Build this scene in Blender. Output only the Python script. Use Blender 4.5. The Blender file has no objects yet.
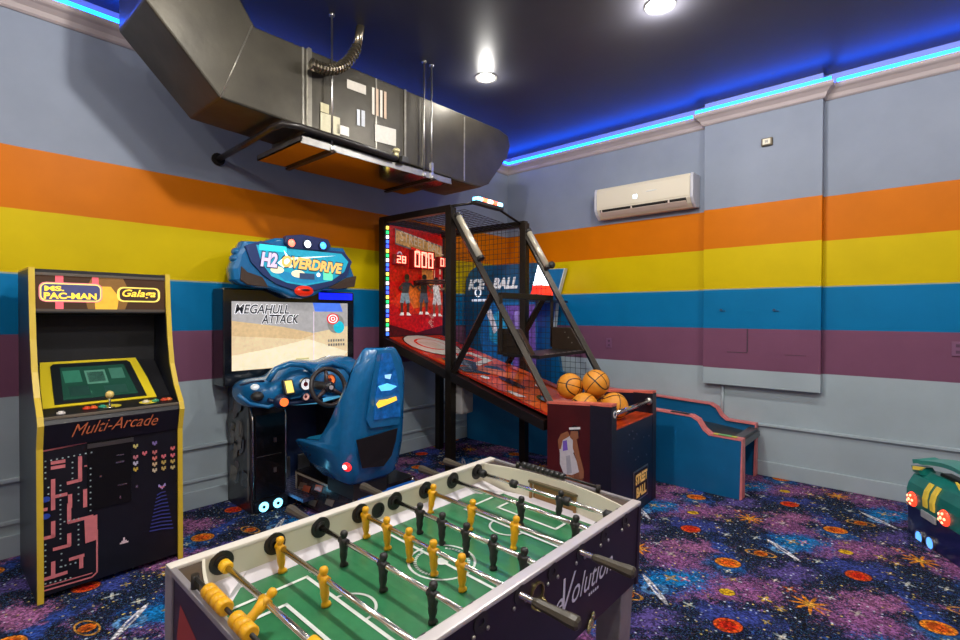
import bpy, bmesh, math, random
from mathutils import Vector, Matrix
random.seed(7)
R_ = math.radians
COL = bpy.context.scene.collection

# ------------------------------------------------------------------ camera frame (used to survey positions)
CAMP = Vector((4.1976, -5.2590, 1.5)); YAW, PIT, ROL, FPX = R_(41.7106), R_(-0.62647), R_(0.12426), 498.896
_F = Vector((-math.sin(YAW)*math.cos(PIT), math.cos(YAW)*math.cos(PIT), math.sin(PIT)))
_R = Vector((math.cos(YAW), math.sin(YAW), 0)); _U = _R.cross(_F)
_R2 = _R*math.cos(ROL) + _U*math.sin(ROL); _U2 = _R2.cross(_F)

def survey(axis, val, px, py, root=None):
    """world (or root-local) point of a sight line on the plane axis = val of a real surface"""
    o = CAMP.copy(); d = _F*FPX + _R2*(px-480) - _U2*(py-320)
    if root is not None:
        loc, rz = Vector(root['loc0']), root['rz0']
        M = Matrix.Rotation(-rz, 3, 'Z'); o = M @ (o-loc); d = M @ d
    t = (val-o[axis])/d[axis]
    return o + d*t

def srgb(*c):
    if len(c) == 1: c = c[0]
    out = []
    for v in c[:3]:
        v = v/255.0
        out.append(v/12.92 if v <= .04045 else ((v+.055)/1.055)**2.4)
    return (out[0], out[1], out[2], 1.0)

# ------------------------------------------------------------------ materials
MATS = {}
def mat(name, col=(128,128,128), rough=.5, metal=0., emit=0., ecol=None, noise=0., nscale=20., bump=0., bscale=60., coat=0., trans=0., spec=.5):
    if name in MATS: return MATS[name]
    m = bpy.data.materials.new(name); m.use_nodes = True
    nt = m.node_tree; b = nt.nodes['Principled BSDF']
    c = srgb(col)
    b.inputs['Base Color'].default_value = c; b.inputs['Roughness'].default_value = rough
    b.inputs['Metallic'].default_value = metal; b.inputs['Coat Weight'].default_value = coat
    b.inputs['Specular IOR Level'].default_value = spec
    if trans: b.inputs['Transmission Weight'].default_value = trans
    if emit:
        b.inputs['Emission Color'].default_value = srgb(ecol or col); b.inputs['Emission Strength'].default_value = emit
    tc = nt.nodes.new('ShaderNodeTexCoord')
    if noise:
        n = nt.nodes.new('ShaderNodeTexNoise'); n.inputs['Scale'].default_value = nscale; n.inputs['Detail'].default_value = 4
        nt.links.new(tc.outputs['Object'], n.inputs['Vector'])
        mx = nt.nodes.new('ShaderNodeMix'); mx.data_type = 'RGBA'; mx.blend_type = 'MULTIPLY'; mx.inputs[0].default_value = 1.0
        rp = nt.nodes.new('ShaderNodeMapRange'); rp.inputs[1].default_value = .3; rp.inputs[2].default_value = .7
        rp.inputs[3].default_value = 1-noise; rp.inputs[4].default_value = 1+noise
        nt.links.new(n.outputs['Fac'], rp.inputs[0])
        cb = nt.nodes.new('ShaderNodeCombineColor')
        for k in range(3): nt.links.new(rp.outputs[0], cb.inputs[k])
        mx.inputs[6].default_value = c; nt.links.new(cb.outputs[0], mx.inputs[7])
        nt.links.new(mx.outputs[2], b.inputs['Base Color'])
    if bump:
        n2 = nt.nodes.new('ShaderNodeTexNoise'); n2.inputs['Scale'].default_value = bscale; n2.inputs['Detail'].default_value = 3
        nt.links.new(tc.outputs['Object'], n2.inputs['Vector'])
        bp = nt.nodes.new('ShaderNodeBump'); bp.inputs['Strength'].default_value = bump; bp.inputs['Distance'].default_value = .01
        nt.links.new(n2.outputs['Fac'], bp.inputs['Height']); nt.links.new(bp.outputs[0], b.inputs['Normal'])
    MATS[name] = m
    return m

def print_mat(name, rough=.45, emit=0., coat=0., noise=.08):
    """printed artwork: colour comes from the face colours of the mesh"""
    if name in MATS: return MATS[name]
    m = bpy.data.materials.new(name); m.use_nodes = True
    nt = m.node_tree; b = nt.nodes['Principled BSDF']
    a = nt.nodes.new('ShaderNodeVertexColor'); a.layer_name = 'Col'
    n = nt.nodes.new('ShaderNodeTexNoise'); n.inputs['Scale'].default_value = 35
    tc = nt.nodes.new('ShaderNodeTexCoord'); nt.links.new(tc.outputs['Object'], n.inputs['Vector'])
    rp = nt.nodes.new('ShaderNodeMapRange'); rp.inputs[3].default_value = 1-noise*2; rp.inputs[4].default_value = 1+noise*2
    nt.links.new(n.outputs['Fac'], rp.inputs[0])
    mx = nt.nodes.new('ShaderNodeVectorMath'); mx.operation = 'SCALE'
    nt.links.new(a.outputs['Color'], mx.inputs[0]); nt.links.new(rp.outputs[0], mx.inputs['Scale'])
    nt.links.new(mx.outputs[0], b.inputs['Base Color'])
    b.inputs['Roughness'].default_value = rough; b.inputs['Coat Weight'].default_value = coat
    if emit:
        nt.links.new(mx.outputs[0], b.inputs['Emission Color']); b.inputs['Emission Strength'].default_value = emit
    MATS[name] = m
    return m

# ------------------------------------------------------------------ mesh builder
class MB:
    def __init__(s): s.v = []; s.f = []; s.c = []; s.sm = []
    def _add(s, vs, fs, col=None, smooth=False):
        o = len(s.v); s.v += [tuple(v) for v in vs]
        for f in fs: s.f.append([i+o for i in f]); s.c.append(col or (.5,.5,.5,1)); s.sm.append(smooth)
        return s
    def box(s, lo, hi, col=None, M=None):
        x0,y0,z0 = lo; x1,y1,z1 = hi
        vs = [(x0,y0,z0),(x1,y0,z0),(x1,y1,z0),(x0,y1,z0),(x0,y0,z1),(x1,y0,z1),(x1,y1,z1),(x0,y1,z1)]
        if M is not None: vs = [M @ Vector(v) for v in vs]
        return s._add(vs, [(0,3,2,1),(4,5,6,7),(0,1,5,4),(1,2,6,5),(2,3,7,6),(3,0,4,7)], col)
    def rbox(s, lo, hi, r=.01, col=None, M=None, seg=2):
        bm = bmesh.new(); bmesh.ops.create_cube(bm, size=1)
        for v in bm.verts:
            v.co = Vector([lo[k] + (v.co[k]+.5)*(hi[k]-lo[k]) for k in range(3)])
        bmesh.ops.bevel(bm, geom=bm.edges[:], offset=r, segments=seg, affect='EDGES', profile=.6)
        vs = [v.co.copy() for v in bm.verts]
        if M is not None: vs = [M @ v for v in vs]
        bm.verts.index_update()
        fs = [[v.index for v in f.verts] for f in bm.faces]; bm.free()
        return s._add(vs, fs, col)
    def prism(s, poly, axis, a, b, col=None, M=None):
        """poly in the two remaining axes (in xyz order), extruded along axis from a to b"""
        n = len(poly); vs = []
        for t in (a, b):
            for p in poly:
                q = list(p); q.insert(axis, t); vs.append(Vector(q))
        if M is not None: vs = [M @ v for v in vs]
        fs = [list(range(n))[::-1], [i+n for i in range(n)]] + [(i, (i+1)%n, (i+1)%n+n, i+n) for i in range(n)]
        return s._add(vs, fs, col)
    def poly(s, pts, col=None):
        return s._add(pts, [list(range(len(pts)))], col)
    def tube(s, pts, r, seg=10, col=None, caps=True, smooth=True):
        pts = [Vector(p) for p in pts]; n = len(pts)
        rs = r if isinstance(r, (list, tuple)) else [r]*n
        vs = []; up = None
        for i, p in enumerate(pts):
            t = (pts[min(i+1, n-1)] - pts[max(i-1, 0)]).normalized()
            if up is None:
                up = Vector((0,0,1)) if abs(t.z) < .9 else Vector((1,0,0))
            a = t.cross(up).normalized(); b = a.cross(t).normalized(); up = b
            for k in range(seg):
                th = 2*math.pi*k/seg
                vs.append(p + (a*math.cos(th) + b*math.sin(th))*rs[i])
        fs = []
        for i in range(n-1):
            for k in range(seg):
                k2 = (k+1) % seg
                fs.append((i*seg+k, i*seg+k2, (i+1)*seg+k2, (i+1)*seg+k))
        s._add(vs, fs, col, smooth)
        if caps:
            s._add(vs[:seg], [list(range(seg))], col); s._add(vs[-seg:], [list(range(seg))[::-1]], col)
        return s
    def loft(s, rings, col=None, smooth=True, caps=True, closed=True):
        n = len(rings[0]); vs = [p for r in rings for p in r]; fs = []
        for i in range(len(rings)-1):
            for k in range(n if closed else n-1):
                k2 = (k+1) % n
                fs.append((i*n+k, i*n+k2, (i+1)*n+k2, (i+1)*n+k))
        s._add(vs, fs, col, smooth)
        if caps and closed:
            s._add(rings[0], [list(range(n))[::-1]], col); s._add(rings[-1], [list(range(n))], col)
        return s
    def ell(s, c, r, col=None, seg=16, rings=10, M=None):
        vs = []; fs = []
        for i in range(rings+1):
            ph = math.pi*i/rings
            for k in range(seg):
                th = 2*math.pi*k/seg
                p = Vector((r[0]*math.sin(ph)*math.cos(th), r[1]*math.sin(ph)*math.sin(th), r[2]*math.cos(ph)))
                if M is not None: p = M @ p
                vs.append(p + Vector(c))
        for i in range(rings):
            for k in range(seg):
                k2 = (k+1) % seg
                fs.append((i*seg+k, (i+1)*seg+k, (i+1)*seg+k2, i*seg+k2))
        return s._add(vs, fs, col, True)
    def disc(s, c, axis, r, h, seg=20, col=None, r2=None):
        c = Vector(c); a = Vector([0,0,0]); a[axis] = 1
        return s.tube([c, c+a*h], [r, r2 if r2 is not None else r], seg, col)
    def ring(s, c, axis, r0, r1, h, seg=28, col=None):
        c = Vector(c); ax = [i for i in range(3) if i != axis]
        def circ(r, t):
            out = []
            for k in range(seg):
                th = 2*math.pi*k/seg; p = c.copy(); p[ax[0]] += r*math.cos(th); p[ax[1]] += r*math.sin(th); p[axis] += t; out.append(p)
            return out
        R = [circ(r0,0), circ(r1,0), circ(r1,h), circ(r0,h), circ(r0,0)]
        return s.loft(R, col, smooth=False, caps=False)
    def build(s, name, material, parent=None, bevel=0., smooth_angle=None, recalc=True, subsurf=0):
        me = bpy.data.meshes.new(name); me.from_pydata(s.v, [], s.f)
        ca = me.color_attributes.new('Col', 'FLOAT_COLOR', 'CORNER')
        li = 0
        for p, c, sm in zip(me.polygons, s.c, s.sm):
            p.use_smooth = sm
            for k in range(p.loop_total): ca.data[p.loop_start+k].color = c
        if recalc:
            bm = bmesh.new(); bm.from_mesh(me)
            bmesh.ops.remove_doubles(bm, verts=bm.verts, dist=1e-6)
            bmesh.ops.recalc_face_normals(bm, faces=bm.faces); bm.to_mesh(me); bm.free()
        me.materials.append(material)
        o = bpy.data.objects.new(name, me); COL.objects.link(o)
        if parent is not None: o.parent = parent
        if bevel:
            md = o.modifiers.new('Bevel', 'BEVEL'); md.width = bevel; md.segments = 2; md.limit_method = 'ANGLE'; md.angle_limit = R_(40)
        if subsurf:
            md = o.modifiers.new('Sub', 'SUBSURF'); md.levels = subsurf; md.render_levels = subsurf
        return o

def thing(name, label, cat, loc=(0,0,0), rz=0, group=None):
    o = bpy.data.objects.new(name, None); COL.objects.link(o); o.empty_display_size = .1
    o.location = loc; o.rotation_euler = (0,0,rz); o['label'] = label; o['category'] = cat
    o['loc0'] = list(loc); o['rz0'] = rz
    if group: o['group'] = group
    return o
def tag(o, label, cat, group=None, kind=None):
    o['label'] = label; o['category'] = cat
    if group: o['group'] = group
    if kind: o['kind'] = kind
    return o
def struct(o): o['kind'] = 'structure'; return o

def text(name, body, origin, right, up, width, height, material, parent=None, shear=0., bold=.0, col=None, depth=.002, align='L', arc=0.):
    """lettering laid flat on a surface: origin = lower left corner, right/up = unit vectors"""
    cu = bpy.data.curves.new(name, 'FONT'); cu.body = body; cu.size = 1; cu.offset = bold; cu.shear = shear; cu.resolution_u = 3
    tmp = bpy.data.objects.new(name+'_src', cu); COL.objects.link(tmp)
    bpy.context.view_layer.update()
    dg = bpy.context.evaluated_depsgraph_get()
    me = bpy.data.meshes.new_from_object(tmp.evaluated_get(dg))
    bpy.data.objects.remove(tmp); bpy.data.curves.remove(cu)
    me.name = name
    xs = [v.co.x for v in me.vertices]; ys = [v.co.y for v in me.vertices]
    x0, x1, y0, y1 = min(xs), max(xs), min(ys), max(ys)
    r = Vector(right).normalized(); u = Vector(up).normalized(); n = r.cross(u).normalized(); o0 = Vector(origin)
    for v in me.vertices:
        a = (v.co.x-x0)/(x1-x0)*width; b = (v.co.y-y0)/(y1-y0)*height
        if arc: b += arc*(1-((a/width)*2-1)**2)
        v.co = o0 + r*a + u*b + n*depth
    ca = me.color_attributes.new('Col', 'FLOAT_COLOR', 'CORNER')
    for d in ca.data: d.color = col or (.5,.5,.5,1)
    me.materials.clear(); me.materials.append(material)
    ob = bpy.data.objects.new(name, me); COL.objects.link(ob)
    if parent is not None: ob.parent = parent
    return ob

# ------------------------------------------------------------------ small node graph helper
class G:
    def __init__(s, nt): s.nt = nt
    def val(s, x):
        return x
    def m(s, op, a, b=None, c=None, clamp=False):
        n = s.nt.nodes.new('ShaderNodeMath'); n.operation = op; n.use_clamp = clamp
        for i, q in enumerate((a, b, c)):
            if q is None: continue
            if isinstance(q, (int, float)): n.inputs[i].default_value = q
            else: s.nt.links.new(q, n.inputs[i])
        return n.outputs[0]
    def mix(s, fac, a, b):
        n = s.nt.nodes.new('ShaderNodeMix'); n.data_type = 'RGBA'
        if isinstance(fac, (int, float)): n.inputs[0].default_value = fac
        else: s.nt.links.new(fac, n.inputs[0])
        for i, q in ((6, a), (7, b)):
            if isinstance(q, tuple): n.inputs[i].default_value = q
            else: s.nt.links.new(q, n.inputs[i])
        return n.outputs[2]
    def step(s, x, e0, e1):
        n = s.nt.nodes.new('ShaderNodeMapRange'); n.interpolation_type = 'SMOOTHSTEP'
        s.nt.links.new(x, n.inputs[0]); n.inputs[1].default_value = e0; n.inputs[2].default_value = e1
        return n.outputs[0]
    def noise(s, vec, scale, detail=3., rough=.6, out='Fac'):
        n = s.nt.nodes.new('ShaderNodeTexNoise'); n.inputs['Scale'].default_value = scale
        n.inputs['Detail'].default_value = detail; n.inputs['Roughness'].default_value = rough
        s.nt.links.new(vec, n.inputs['Vector']); return n.outputs[out]

P_MATTE = print_mat('printed_vinyl', .5)
P_GLOSS = print_mat('printed_gloss', .25, coat=.3)
P_GLOW = print_mat('backlit_print', .4, emit=1.1)
P_GLOW2 = print_mat('bright_backlit_print', .4, emit=.9)
BLACK = mat('black_laminate', (22,22,26), .45, noise=.15)
BLACKM = mat('black_metal', (26,23,21), .38, .3, noise=.15)
DARKP = mat('dark_plastic', (38,37,36), .42)
CHROME = mat('chrome', (225,222,215), .18, 1.)
STEEL = mat('brushed_steel', (190,188,182), .32, 1., noise=.1)
WHITE = mat('white_plastic', (228,222,210), .4)
# ================================================================== ROOM
RX, RY, CEIL = 6.6, -7.4, 3.585
H_CR, H_OT, H_OY, H_YB, H_BP, H_PG, H_RAIL = 3.364, 2.535, 2.149, 1.754, 1.371, .987, .487

def wall_material():
    m = bpy.data.materials.new('painted_stripe_wall'); m.use_nodes = True
    nt = m.node_tree; b = nt.nodes['Principled BSDF']; g = G(nt)
    geo = nt.nodes.new('ShaderNodeNewGeometry'); sp = nt.nodes.new('ShaderNodeSeparateXYZ')
    nt.links.new(geo.outputs['Position'], sp.inputs[0]); z = sp.outputs[2]
    nz = g.noise(geo.outputs['Position'], 9., 3.)
    zz = g.m('ADD', z, g.m('MULTIPLY', g.m('SUBTRACT', nz, .5), .006))
    c = srgb(172,187,195)
    for h, col in ((H_PG, (124,80,106)), (H_BP, (8,116,170)), (H_YB, (208,182,4)), (H_OY, (206,112,0)), (H_OT, (138,147,164))):
        c = g.mix(g.step(zz, h-.003, h+.003), c, srgb(col))
    # thin pale line where tape left a gap under the yellow band
    ln = g.m('MULTIPLY', g.step(zz, H_YB-.012, H_YB-.008), g.m('SUBTRACT', 1., g.step(zz, H_YB-.002, H_YB+.002)))
    c = g.mix(g.m('MULTIPLY', ln, .6), c, srgb(190,196,150))
    n2 = g.noise(geo.outputs['Position'], 2.2, 5.)
    vs_ = nt.nodes.new('ShaderNodeVectorMath'); vs_.operation = 'SCALE'; nt.links.new(c, vs_.inputs[0]); nt.links.new(g.m('MULTIPLY_ADD', n2, -.30, 1.10), vs_.inputs['Scale']); c = vs_.outputs[0]
    nt.links.new(c, b.inputs['Base Color']); b.inputs['Roughness'].default_value = .42; b.inputs['Specular IOR Level'].default_value = .10
    n3 = g.noise(geo.outputs['Position'], 120., 2.)
    bp = nt.nodes.new('ShaderNodeBump'); bp.inputs['Strength'].default_value = .06; bp.inputs['Distance'].default_value = .005
    nt.links.new(n3, bp.inputs['Height']); nt.links.new(bp.outputs[0], b.inputs['Normal'])
    return m

def carpet_material():
    m = bpy.data.materials.new('galaxy_print_carpet'); m.use_nodes = True
    nt = m.node_tree; b = nt.nodes['Principled BSDF']; g = G(nt)
    geo = nt.nodes.new('ShaderNodeNewGeometry'); sp = nt.nodes.new('ShaderNodeSeparateXYZ')
    P = geo.outputs['Position']; nt.links.new(P, sp.inputs[0]); x, y = sp.outputs[0], sp.outputs[1]
    A, BX, BY = .940, .425, .997          # the repeat of the print
    # a little warp so that painted edges look soft and ragged
    nw = nt.nodes.new('ShaderNodeTexNoise'); nw.inputs['Scale'].default_value = 14; nw.inputs['Detail'].default_value = 5
    nt.links.new(P, nw.inputs['Vector']); sw = nt.nodes.new('ShaderNodeSeparateColor'); nt.links.new(nw.outputs['Color'], sw.inputs[0])
    def local(cx, cy, w=0.):
        xx, yy = x, y
        if w:
            xx = g.m('MULTIPLY_ADD', g.m('SUBTRACT', sw.outputs[0], .5), w, x); yy = g.m('MULTIPLY_ADD', g.m('SUBTRACT', sw.outputs[1], .5), w, y)
        dx = g.m('SUBTRACT', xx, cx); dy = g.m('SUBTRACT', yy, cy)
        v = g.m('DIVIDE', dy, BY); u = g.m('DIVIDE', g.m('SUBTRACT', dx, g.m('MULTIPLY', v, BX)), A)
        vf = g.m('SUBTRACT', g.m('FRACT', g.m('ADD', v, .5)), .5); uf = g.m('SUBTRACT', g.m('FRACT', g.m('ADD', u, .5)), .5)
        lx = g.m('ADD', g.m('MULTIPLY', uf, A), g.m('MULTIPLY', vf, BX)); ly = g.m('MULTIPLY', vf, BY)
        return lx, ly
    def rot(l, a, sx=1., sy=1.):
        c, s = math.cos(a), math.sin(a); lx, ly = l
        return (g.m('DIVIDE', g.m('ADD', g.m('MULTIPLY', lx, c), g.m('MULTIPLY', ly, s)), sx),
                g.m('DIVIDE', g.m('SUBTRACT', g.m('MULTIPLY', ly, c), g.m('MULTIPLY', lx, s)), sy))
    def rad(l): return g.m('SQRT', g.m('ADD', g.m('MULTIPLY', l[0], l[0]), g.m('MULTIPLY', l[1], l[1])))
    def inside(r, e=1., soft=.12): return g.m('SUBTRACT', 1., g.step(r, e-soft, e+soft))
    nbig = g.noise(P, 11., 5., .7); nmid = g.noise(P, 28., 4., .7); nfine = g.noise(P, 60., 5., .85)
    ntuft = g.noise(P, 210., 2., .7)
    # black ground, speckled with dark blue
    c = g.mix(g.step(nfine, .50, .58), srgb(5,5,8), srgb(44,58,120)); c = g.mix(g.step(g.noise(P, 75., 3., .8), .60, .64), c, srgb(128,100,58))
    c = g.mix(g.step(g.noise(P, 100., 2., .8), .59, .63), c, srgb(70,134,170))
    # mauve and violet clouds (the ragged bands of the print)
    def cloud(c, cx, cy, a, sx, sy, col, w=.25, soft=.45, k=1.):
        r = rad(rot(local(cx, cy, w), a, sx, sy))
        rr = g.m('ADD', g.m('ADD', r, g.m('MULTIPLY', g.m('SUBTRACT', nfine, .5), 4.2)), g.m('MULTIPLY', g.m('SUBTRACT', nbig, .5), 2.6))
        return g.mix(g.m('MULTIPLY', inside(rr, .69, soft*.30), k), c, srgb(col))
    c = cloud(c, 3.38, -2.32, .75, .46, .20, (158,96,150))
    c = cloud(c, 3.62, -1.90, 1.0, .20, .12, (100,84,156))
    c = cloud(c, 3.50, -1.20, 1.2, .22, .30, (150,92,146))
    c = cloud(c, 3.08, -1.95, .6, .30, .12, (166,104,152))
    c = cloud(c, 3.50, -2.58, .4, .24, .13, (62,76,160))
    c = cloud(c, 3.30, -1.92, 2.2, .34, .07, (50,80,168))
    c = cloud(c, 3.16, -2.42, .9, .27, .17, (36,86,176), .12)
    c = cloud(c, 3.16, -2.42, .9, .21, .125, (16,132,204), .10)
    c = cloud(c, 3.32, -2.08, 0., .13, .12, (34,110,180), .2, .7, .8)
    # speckle stars
    vo = nt.nodes.new('ShaderNodeTexVoronoi'); vo.inputs['Scale'].default_value = 34; nt.links.new(P, vo.inputs['Vector'])
    vs = nt.nodes.new('ShaderNodeSeparateColor'); nt.links.new(vo.outputs['Color'], vs.inputs[0])
    st = g.m('MULTIPLY', inside(vo.outputs['Distance'], .20, .08), g.step(vs.outputs[0], .45, .47))
    c = g.mix(st, c, g.mix(g.step(vs.outputs[1], .45, .5), srgb(216,230,240), srgb(236,210,110)))
    # four and many pointed stars
    def burst(c, cx, cy, r0, n, col, core, a0=0.):
        l = local(cx, cy, .012); r = rad(l)
        th = g.m('ARCTAN2', l[1], l[0])
        k = g.m('POWER', g.m('ABSOLUTE', g.m('COSINE', g.m('MULTIPLY_ADD', th, n/2., a0))), 3.)
        lim = g.m('MULTIPLY', g.m('MULTIPLY_ADD', k, .72, .30), r0)
        f = inside(g.m('DIVIDE', r, lim), 1., .2)
        c = g.mix(f, c, srgb(col))
        return g.mix(inside(g.m('DIVIDE', r, r0*.28), 1., .5), c, srgb(core))
    c = burst(c, 3.25, -1.20, .088, 9, (238,146,30), (255,196,80))
    for cx, cy, s, cl in ((3.13,-2.42,.055,(226,190,110)),(3.19,-2.38,.045,(226,140,190)),(3.35,-2.12,.035,(230,236,220)),(3.58,-2.30,.045,(250,206,60)),(3.66,-2.34,.04,(244,196,60)),
                          (3.30,-2.62,.04,(214,232,226)),(3.20,-1.60,.045,(220,232,236)),(3.12,-1.52,.03,(246,206,70)),(3.02,-2.13,.045,(250,222,234)),(2.90,-2.05,.03,(214,226,240)),
                          (3.66,-2.10,.045,(240,120,60)),(3.36,-1.52,.04,(226,240,236)),(3.58,-2.05,.03,(250,230,220)),(3.40,-2.20,.03,(246,206,60))):
        c = burst(c, cx, cy, s*.80, 4, tuple(int(q*.82) for q in cl), (236,230,206), .4)
    # planets
    def planet(c, cx, cy, a, sx, sy, cout, cin):
        r = rad(rot(local(cx, cy, .006), a, sx, sy))
        rr = g.m('ADD', r, g.m('MULTIPLY', g.m('SUBTRACT', nmid, .5), .8))
        body = g.mix(inside(rr, .68, .2), srgb(cout), srgb(cin))
        c = g.mix(g.m('MULTIPLY', inside(r, 1.12, .05), .7), c, srgb(20,16,30))
        return g.mix(inside(r, 1., .05), c, body)
    c = planet(c, 3.500, -2.670, .85, .066, .058, (240,92,30), (222,44,22))
    c = planet(c, 3.320, -2.012, .55, .072, .060, (250,150,40), (232,96,26))
    c = planet(c, 3.412, -2.362, .55, .040, .034, (248,206,50), (228,176,30))
    c = planet(c, 3.440, -1.748, .55, .040, .034, (226,120,26), (180,76,20))
    rg = rad(rot(local(3.440, -1.748), .2, .082, .040))
    c = g.mix(g.m('MULTIPLY', g.m('MULTIPLY', inside(rg, 1.08, .05), g.step(rg, .86, .94)), .9), c, srgb(220,160,60))
    # the star ship: a slim white hull crossing a pale blue ring
    l = local(3.108, -2.594); r1 = rad(rot(l, -.75, .055, .075))
    c = g.mix(g.m('MULTIPLY', g.m('MULTIPLY', inside(r1, 1., .08), g.step(r1, .55, .66)), .85), c, srgb(110,170,226))
    hull = rot(l, -.75, .150, .0185)
    c = g.mix(inside(rad(hull), 1., .1), c, srgb(232,232,238))
    c = g.mix(inside(rad(rot(l, -.75, .05, .007)), 1., .2), c, srgb(90,110,170))
    # woven tuft variation
    v2 = nt.nodes.new('ShaderNodeTexVoronoi'); v2.inputs['Scale'].default_value = 95; nt.links.new(P, v2.inputs['Vector'])
    v2s = nt.nodes.new('ShaderNodeSeparateColor'); nt.links.new(v2.outputs['Color'], v2s.inputs[0])
    tv = g.m('MULTIPLY', g.m('MULTIPLY_ADD', ntuft, 1.0, .45), g.m('MULTIPLY_ADD', g.m('POWER', v2s.outputs[0], 1.6), 1.15, .28))
    sc = nt.nodes.new('ShaderNodeVectorMath'); sc.operation = 'SCALE'; nt.links.new(c, sc.inputs[0]); nt.links.new(tv, sc.inputs['Scale'])
    nt.links.new(sc.outputs[0], b.inputs['Base Color'])
    b.inputs['Roughness'].default_value = .95; b.inputs['Specular IOR Level'].default_value = .15
    bp = nt.nodes.new('ShaderNodeBump'); bp.inputs['Strength'].default_value = .5; bp.inputs['Distance'].default_value = .006
    nt.links.new(ntuft, bp.inputs['Height']); nt.links.new(bp.outputs[0], b.inputs['Normal'])
    return m

M_WALL = wall_material()
M_CEIL = mat('dark_ceiling_paint', (40,40,46), .42, noise=.18, nscale=3., spec=.5)
M_TRIM = mat('pale_trim_paint', (170,158,158), .45, noise=.06, nscale=4.)
M_BASE = mat('wall_base_paint', (172,187,195), .42, noise=.05, nscale=3.)

struct(MB().box((-.2,RY-.2,-.12), (RX+.2,.2,0)).build('floor', carpet_material()))
struct(MB().box((-.2,RY-.2,CEIL), (RX+.2,.2,CEIL+.15)).build('ceiling', M_CEIL))
struct(MB().box((-.15,RY,0), (0,.15,CEIL)).build('wall_left', M_WALL))
struct(MB().box((0,0,0), (RX,.15,CEIL)).build('wall_back', M_WALL))
struct(MB().box((RX,RY,0), (RX+.15,.15,CEIL)).build('wall_right', M_WALL))
struct(MB().box((-.15,RY-.15,0), (RX+.15,RY,CEIL)).build('wall_front', M_WALL))
# boxed-out chase on the back wall (same stripes run over it), with flush painted doors
ch = MB().box((2.555,-.085,.825), (3.53,0,CEIL)).build('trim_1', M_WALL, bevel=.004); struct(ch)
lm = MB()
for (px0, py0, px1, py1) in ((727,352,747,352.6),(747,329,747.6,352),(785,355,806,356)):
    a = survey(1, -.0865, px0, py0); c_ = survey(1, -.0865, px1, py1)
    lm.box((min(a.x,c_.x)-.002, -.0875, min(a.z,c_.z)-.002), (max(a.x,c_.x)+.002, -.085, max(a.z,c_.z)+.002))
struct(lm.build('trim_2', mat('door_gap', (70,46,66), .6)))
lt = MB()
for q in ((721,310),(774,310)):
    a = survey(1, -.09, *q); lt.disc((a.x, -.085, a.z), 1, .012, -.012); lt.box((a.x, -.095, a.z-.012), (a.x+.04, -.087, a.z-.006))
struct(lt.build('trim_3', mat('latch_blue', (14,70,110), .4)))

# crown moulding with the cove light behind its lip
prof = [(0,0),(.010,0),(.022,.012),(.032,.040),(.058,.066),(.076,.076),(.084,.086),(.084,.112),(.070,.112),(.070,.09),(0,.03)]
def crown(name, pts, closed=False):
    """sweep the moulding profile along wall points; pts = list of ((x,y) wall corner, (nx,ny) mitred offset)"""
    rings = [[Vector((p[0]+n[0]*d, p[1]+n[1]*d, H_CR+h)) for d, h in prof] for p, n in pts]
    return struct(MB().loft(rings, smooth=False).build(name, M_TRIM))
crown('trim_4', [((0,RY),(1,0)), ((0,0),(1,-1))])
cx0, cx1, cy = 2.555, 3.53, -.085
crown('trim_5', [((0,0),(1,-1)), ((cx0,0),(-1,-1)), ((cx0,cy),(-1,-1)), ((cx1,cy),(1,-1)), ((cx1,0),(1,-1)), ((RX,0),(-1,-1))])
crown('trim_6', [((RX,0),(-1,-1)), ((RX,RY),(-1,1))]); crown('trim_7', [((RX,RY),(-1,1)), ((0,RY),(1,1))])
LED = mat('blue_led', (20,120,255), .4, emit=22., ecol=(8,84,255))
def led(name, a, b, label):
    (x0,y0), (x1,y1) = a, b
    o = MB().box((min(x0,x1)-.006, min(y0,y1)-.006, H_CR+.112), (max(x0,x1)+.006, max(y0,y1)+.006, H_CR+.144)).build(name, LED)
    return tag(o, label, 'led strip', 'blue cove led strips')
led('led_strip', (.070,RY+.1), (.070,-.070), 'blue led strip glowing on the crown moulding of the left wall')
led('led_strip', (.070,-.070), (cx0-.10,-.070), 'blue led strip on the crown moulding above the air conditioner')
led('led_strip', (cx0-.06,cy-.070), (cx1+.06,cy-.070), 'blue led strip on the crown moulding above the boxed-out wall panel')
led('led_strip', (cx1+.10,-.070), (RX-.1,-.070), 'blue led strip on the crown moulding right of the boxed-out wall panel')

# chair rail (shallow ledge with a dark shadow gap), base boards
def rail(name, a, b, z0, z1, d, m=M_BASE):
    (x0,y0), (x1,y1) = a, b
    return struct(MB().box((min(x0,x1), min(y0,y1), z0), (max(x0,x1), max(y0,y1), z1)).build(name, m, bevel=.004))
rail('trim_8', (.55,-.028), (RX,0), .462, .487, 0); rail('trim_9', (0,RY), (.028,0), .462, .487, 0)
rail('baseboard_back', (0,-.022), (RX,0), 0, .135, 0); rail('baseboard_left', (0,RY), (.022,0), 0, .135, 0)
rail('trim_10', (0,RY), (.014,0), .20, .225, 0)
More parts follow.
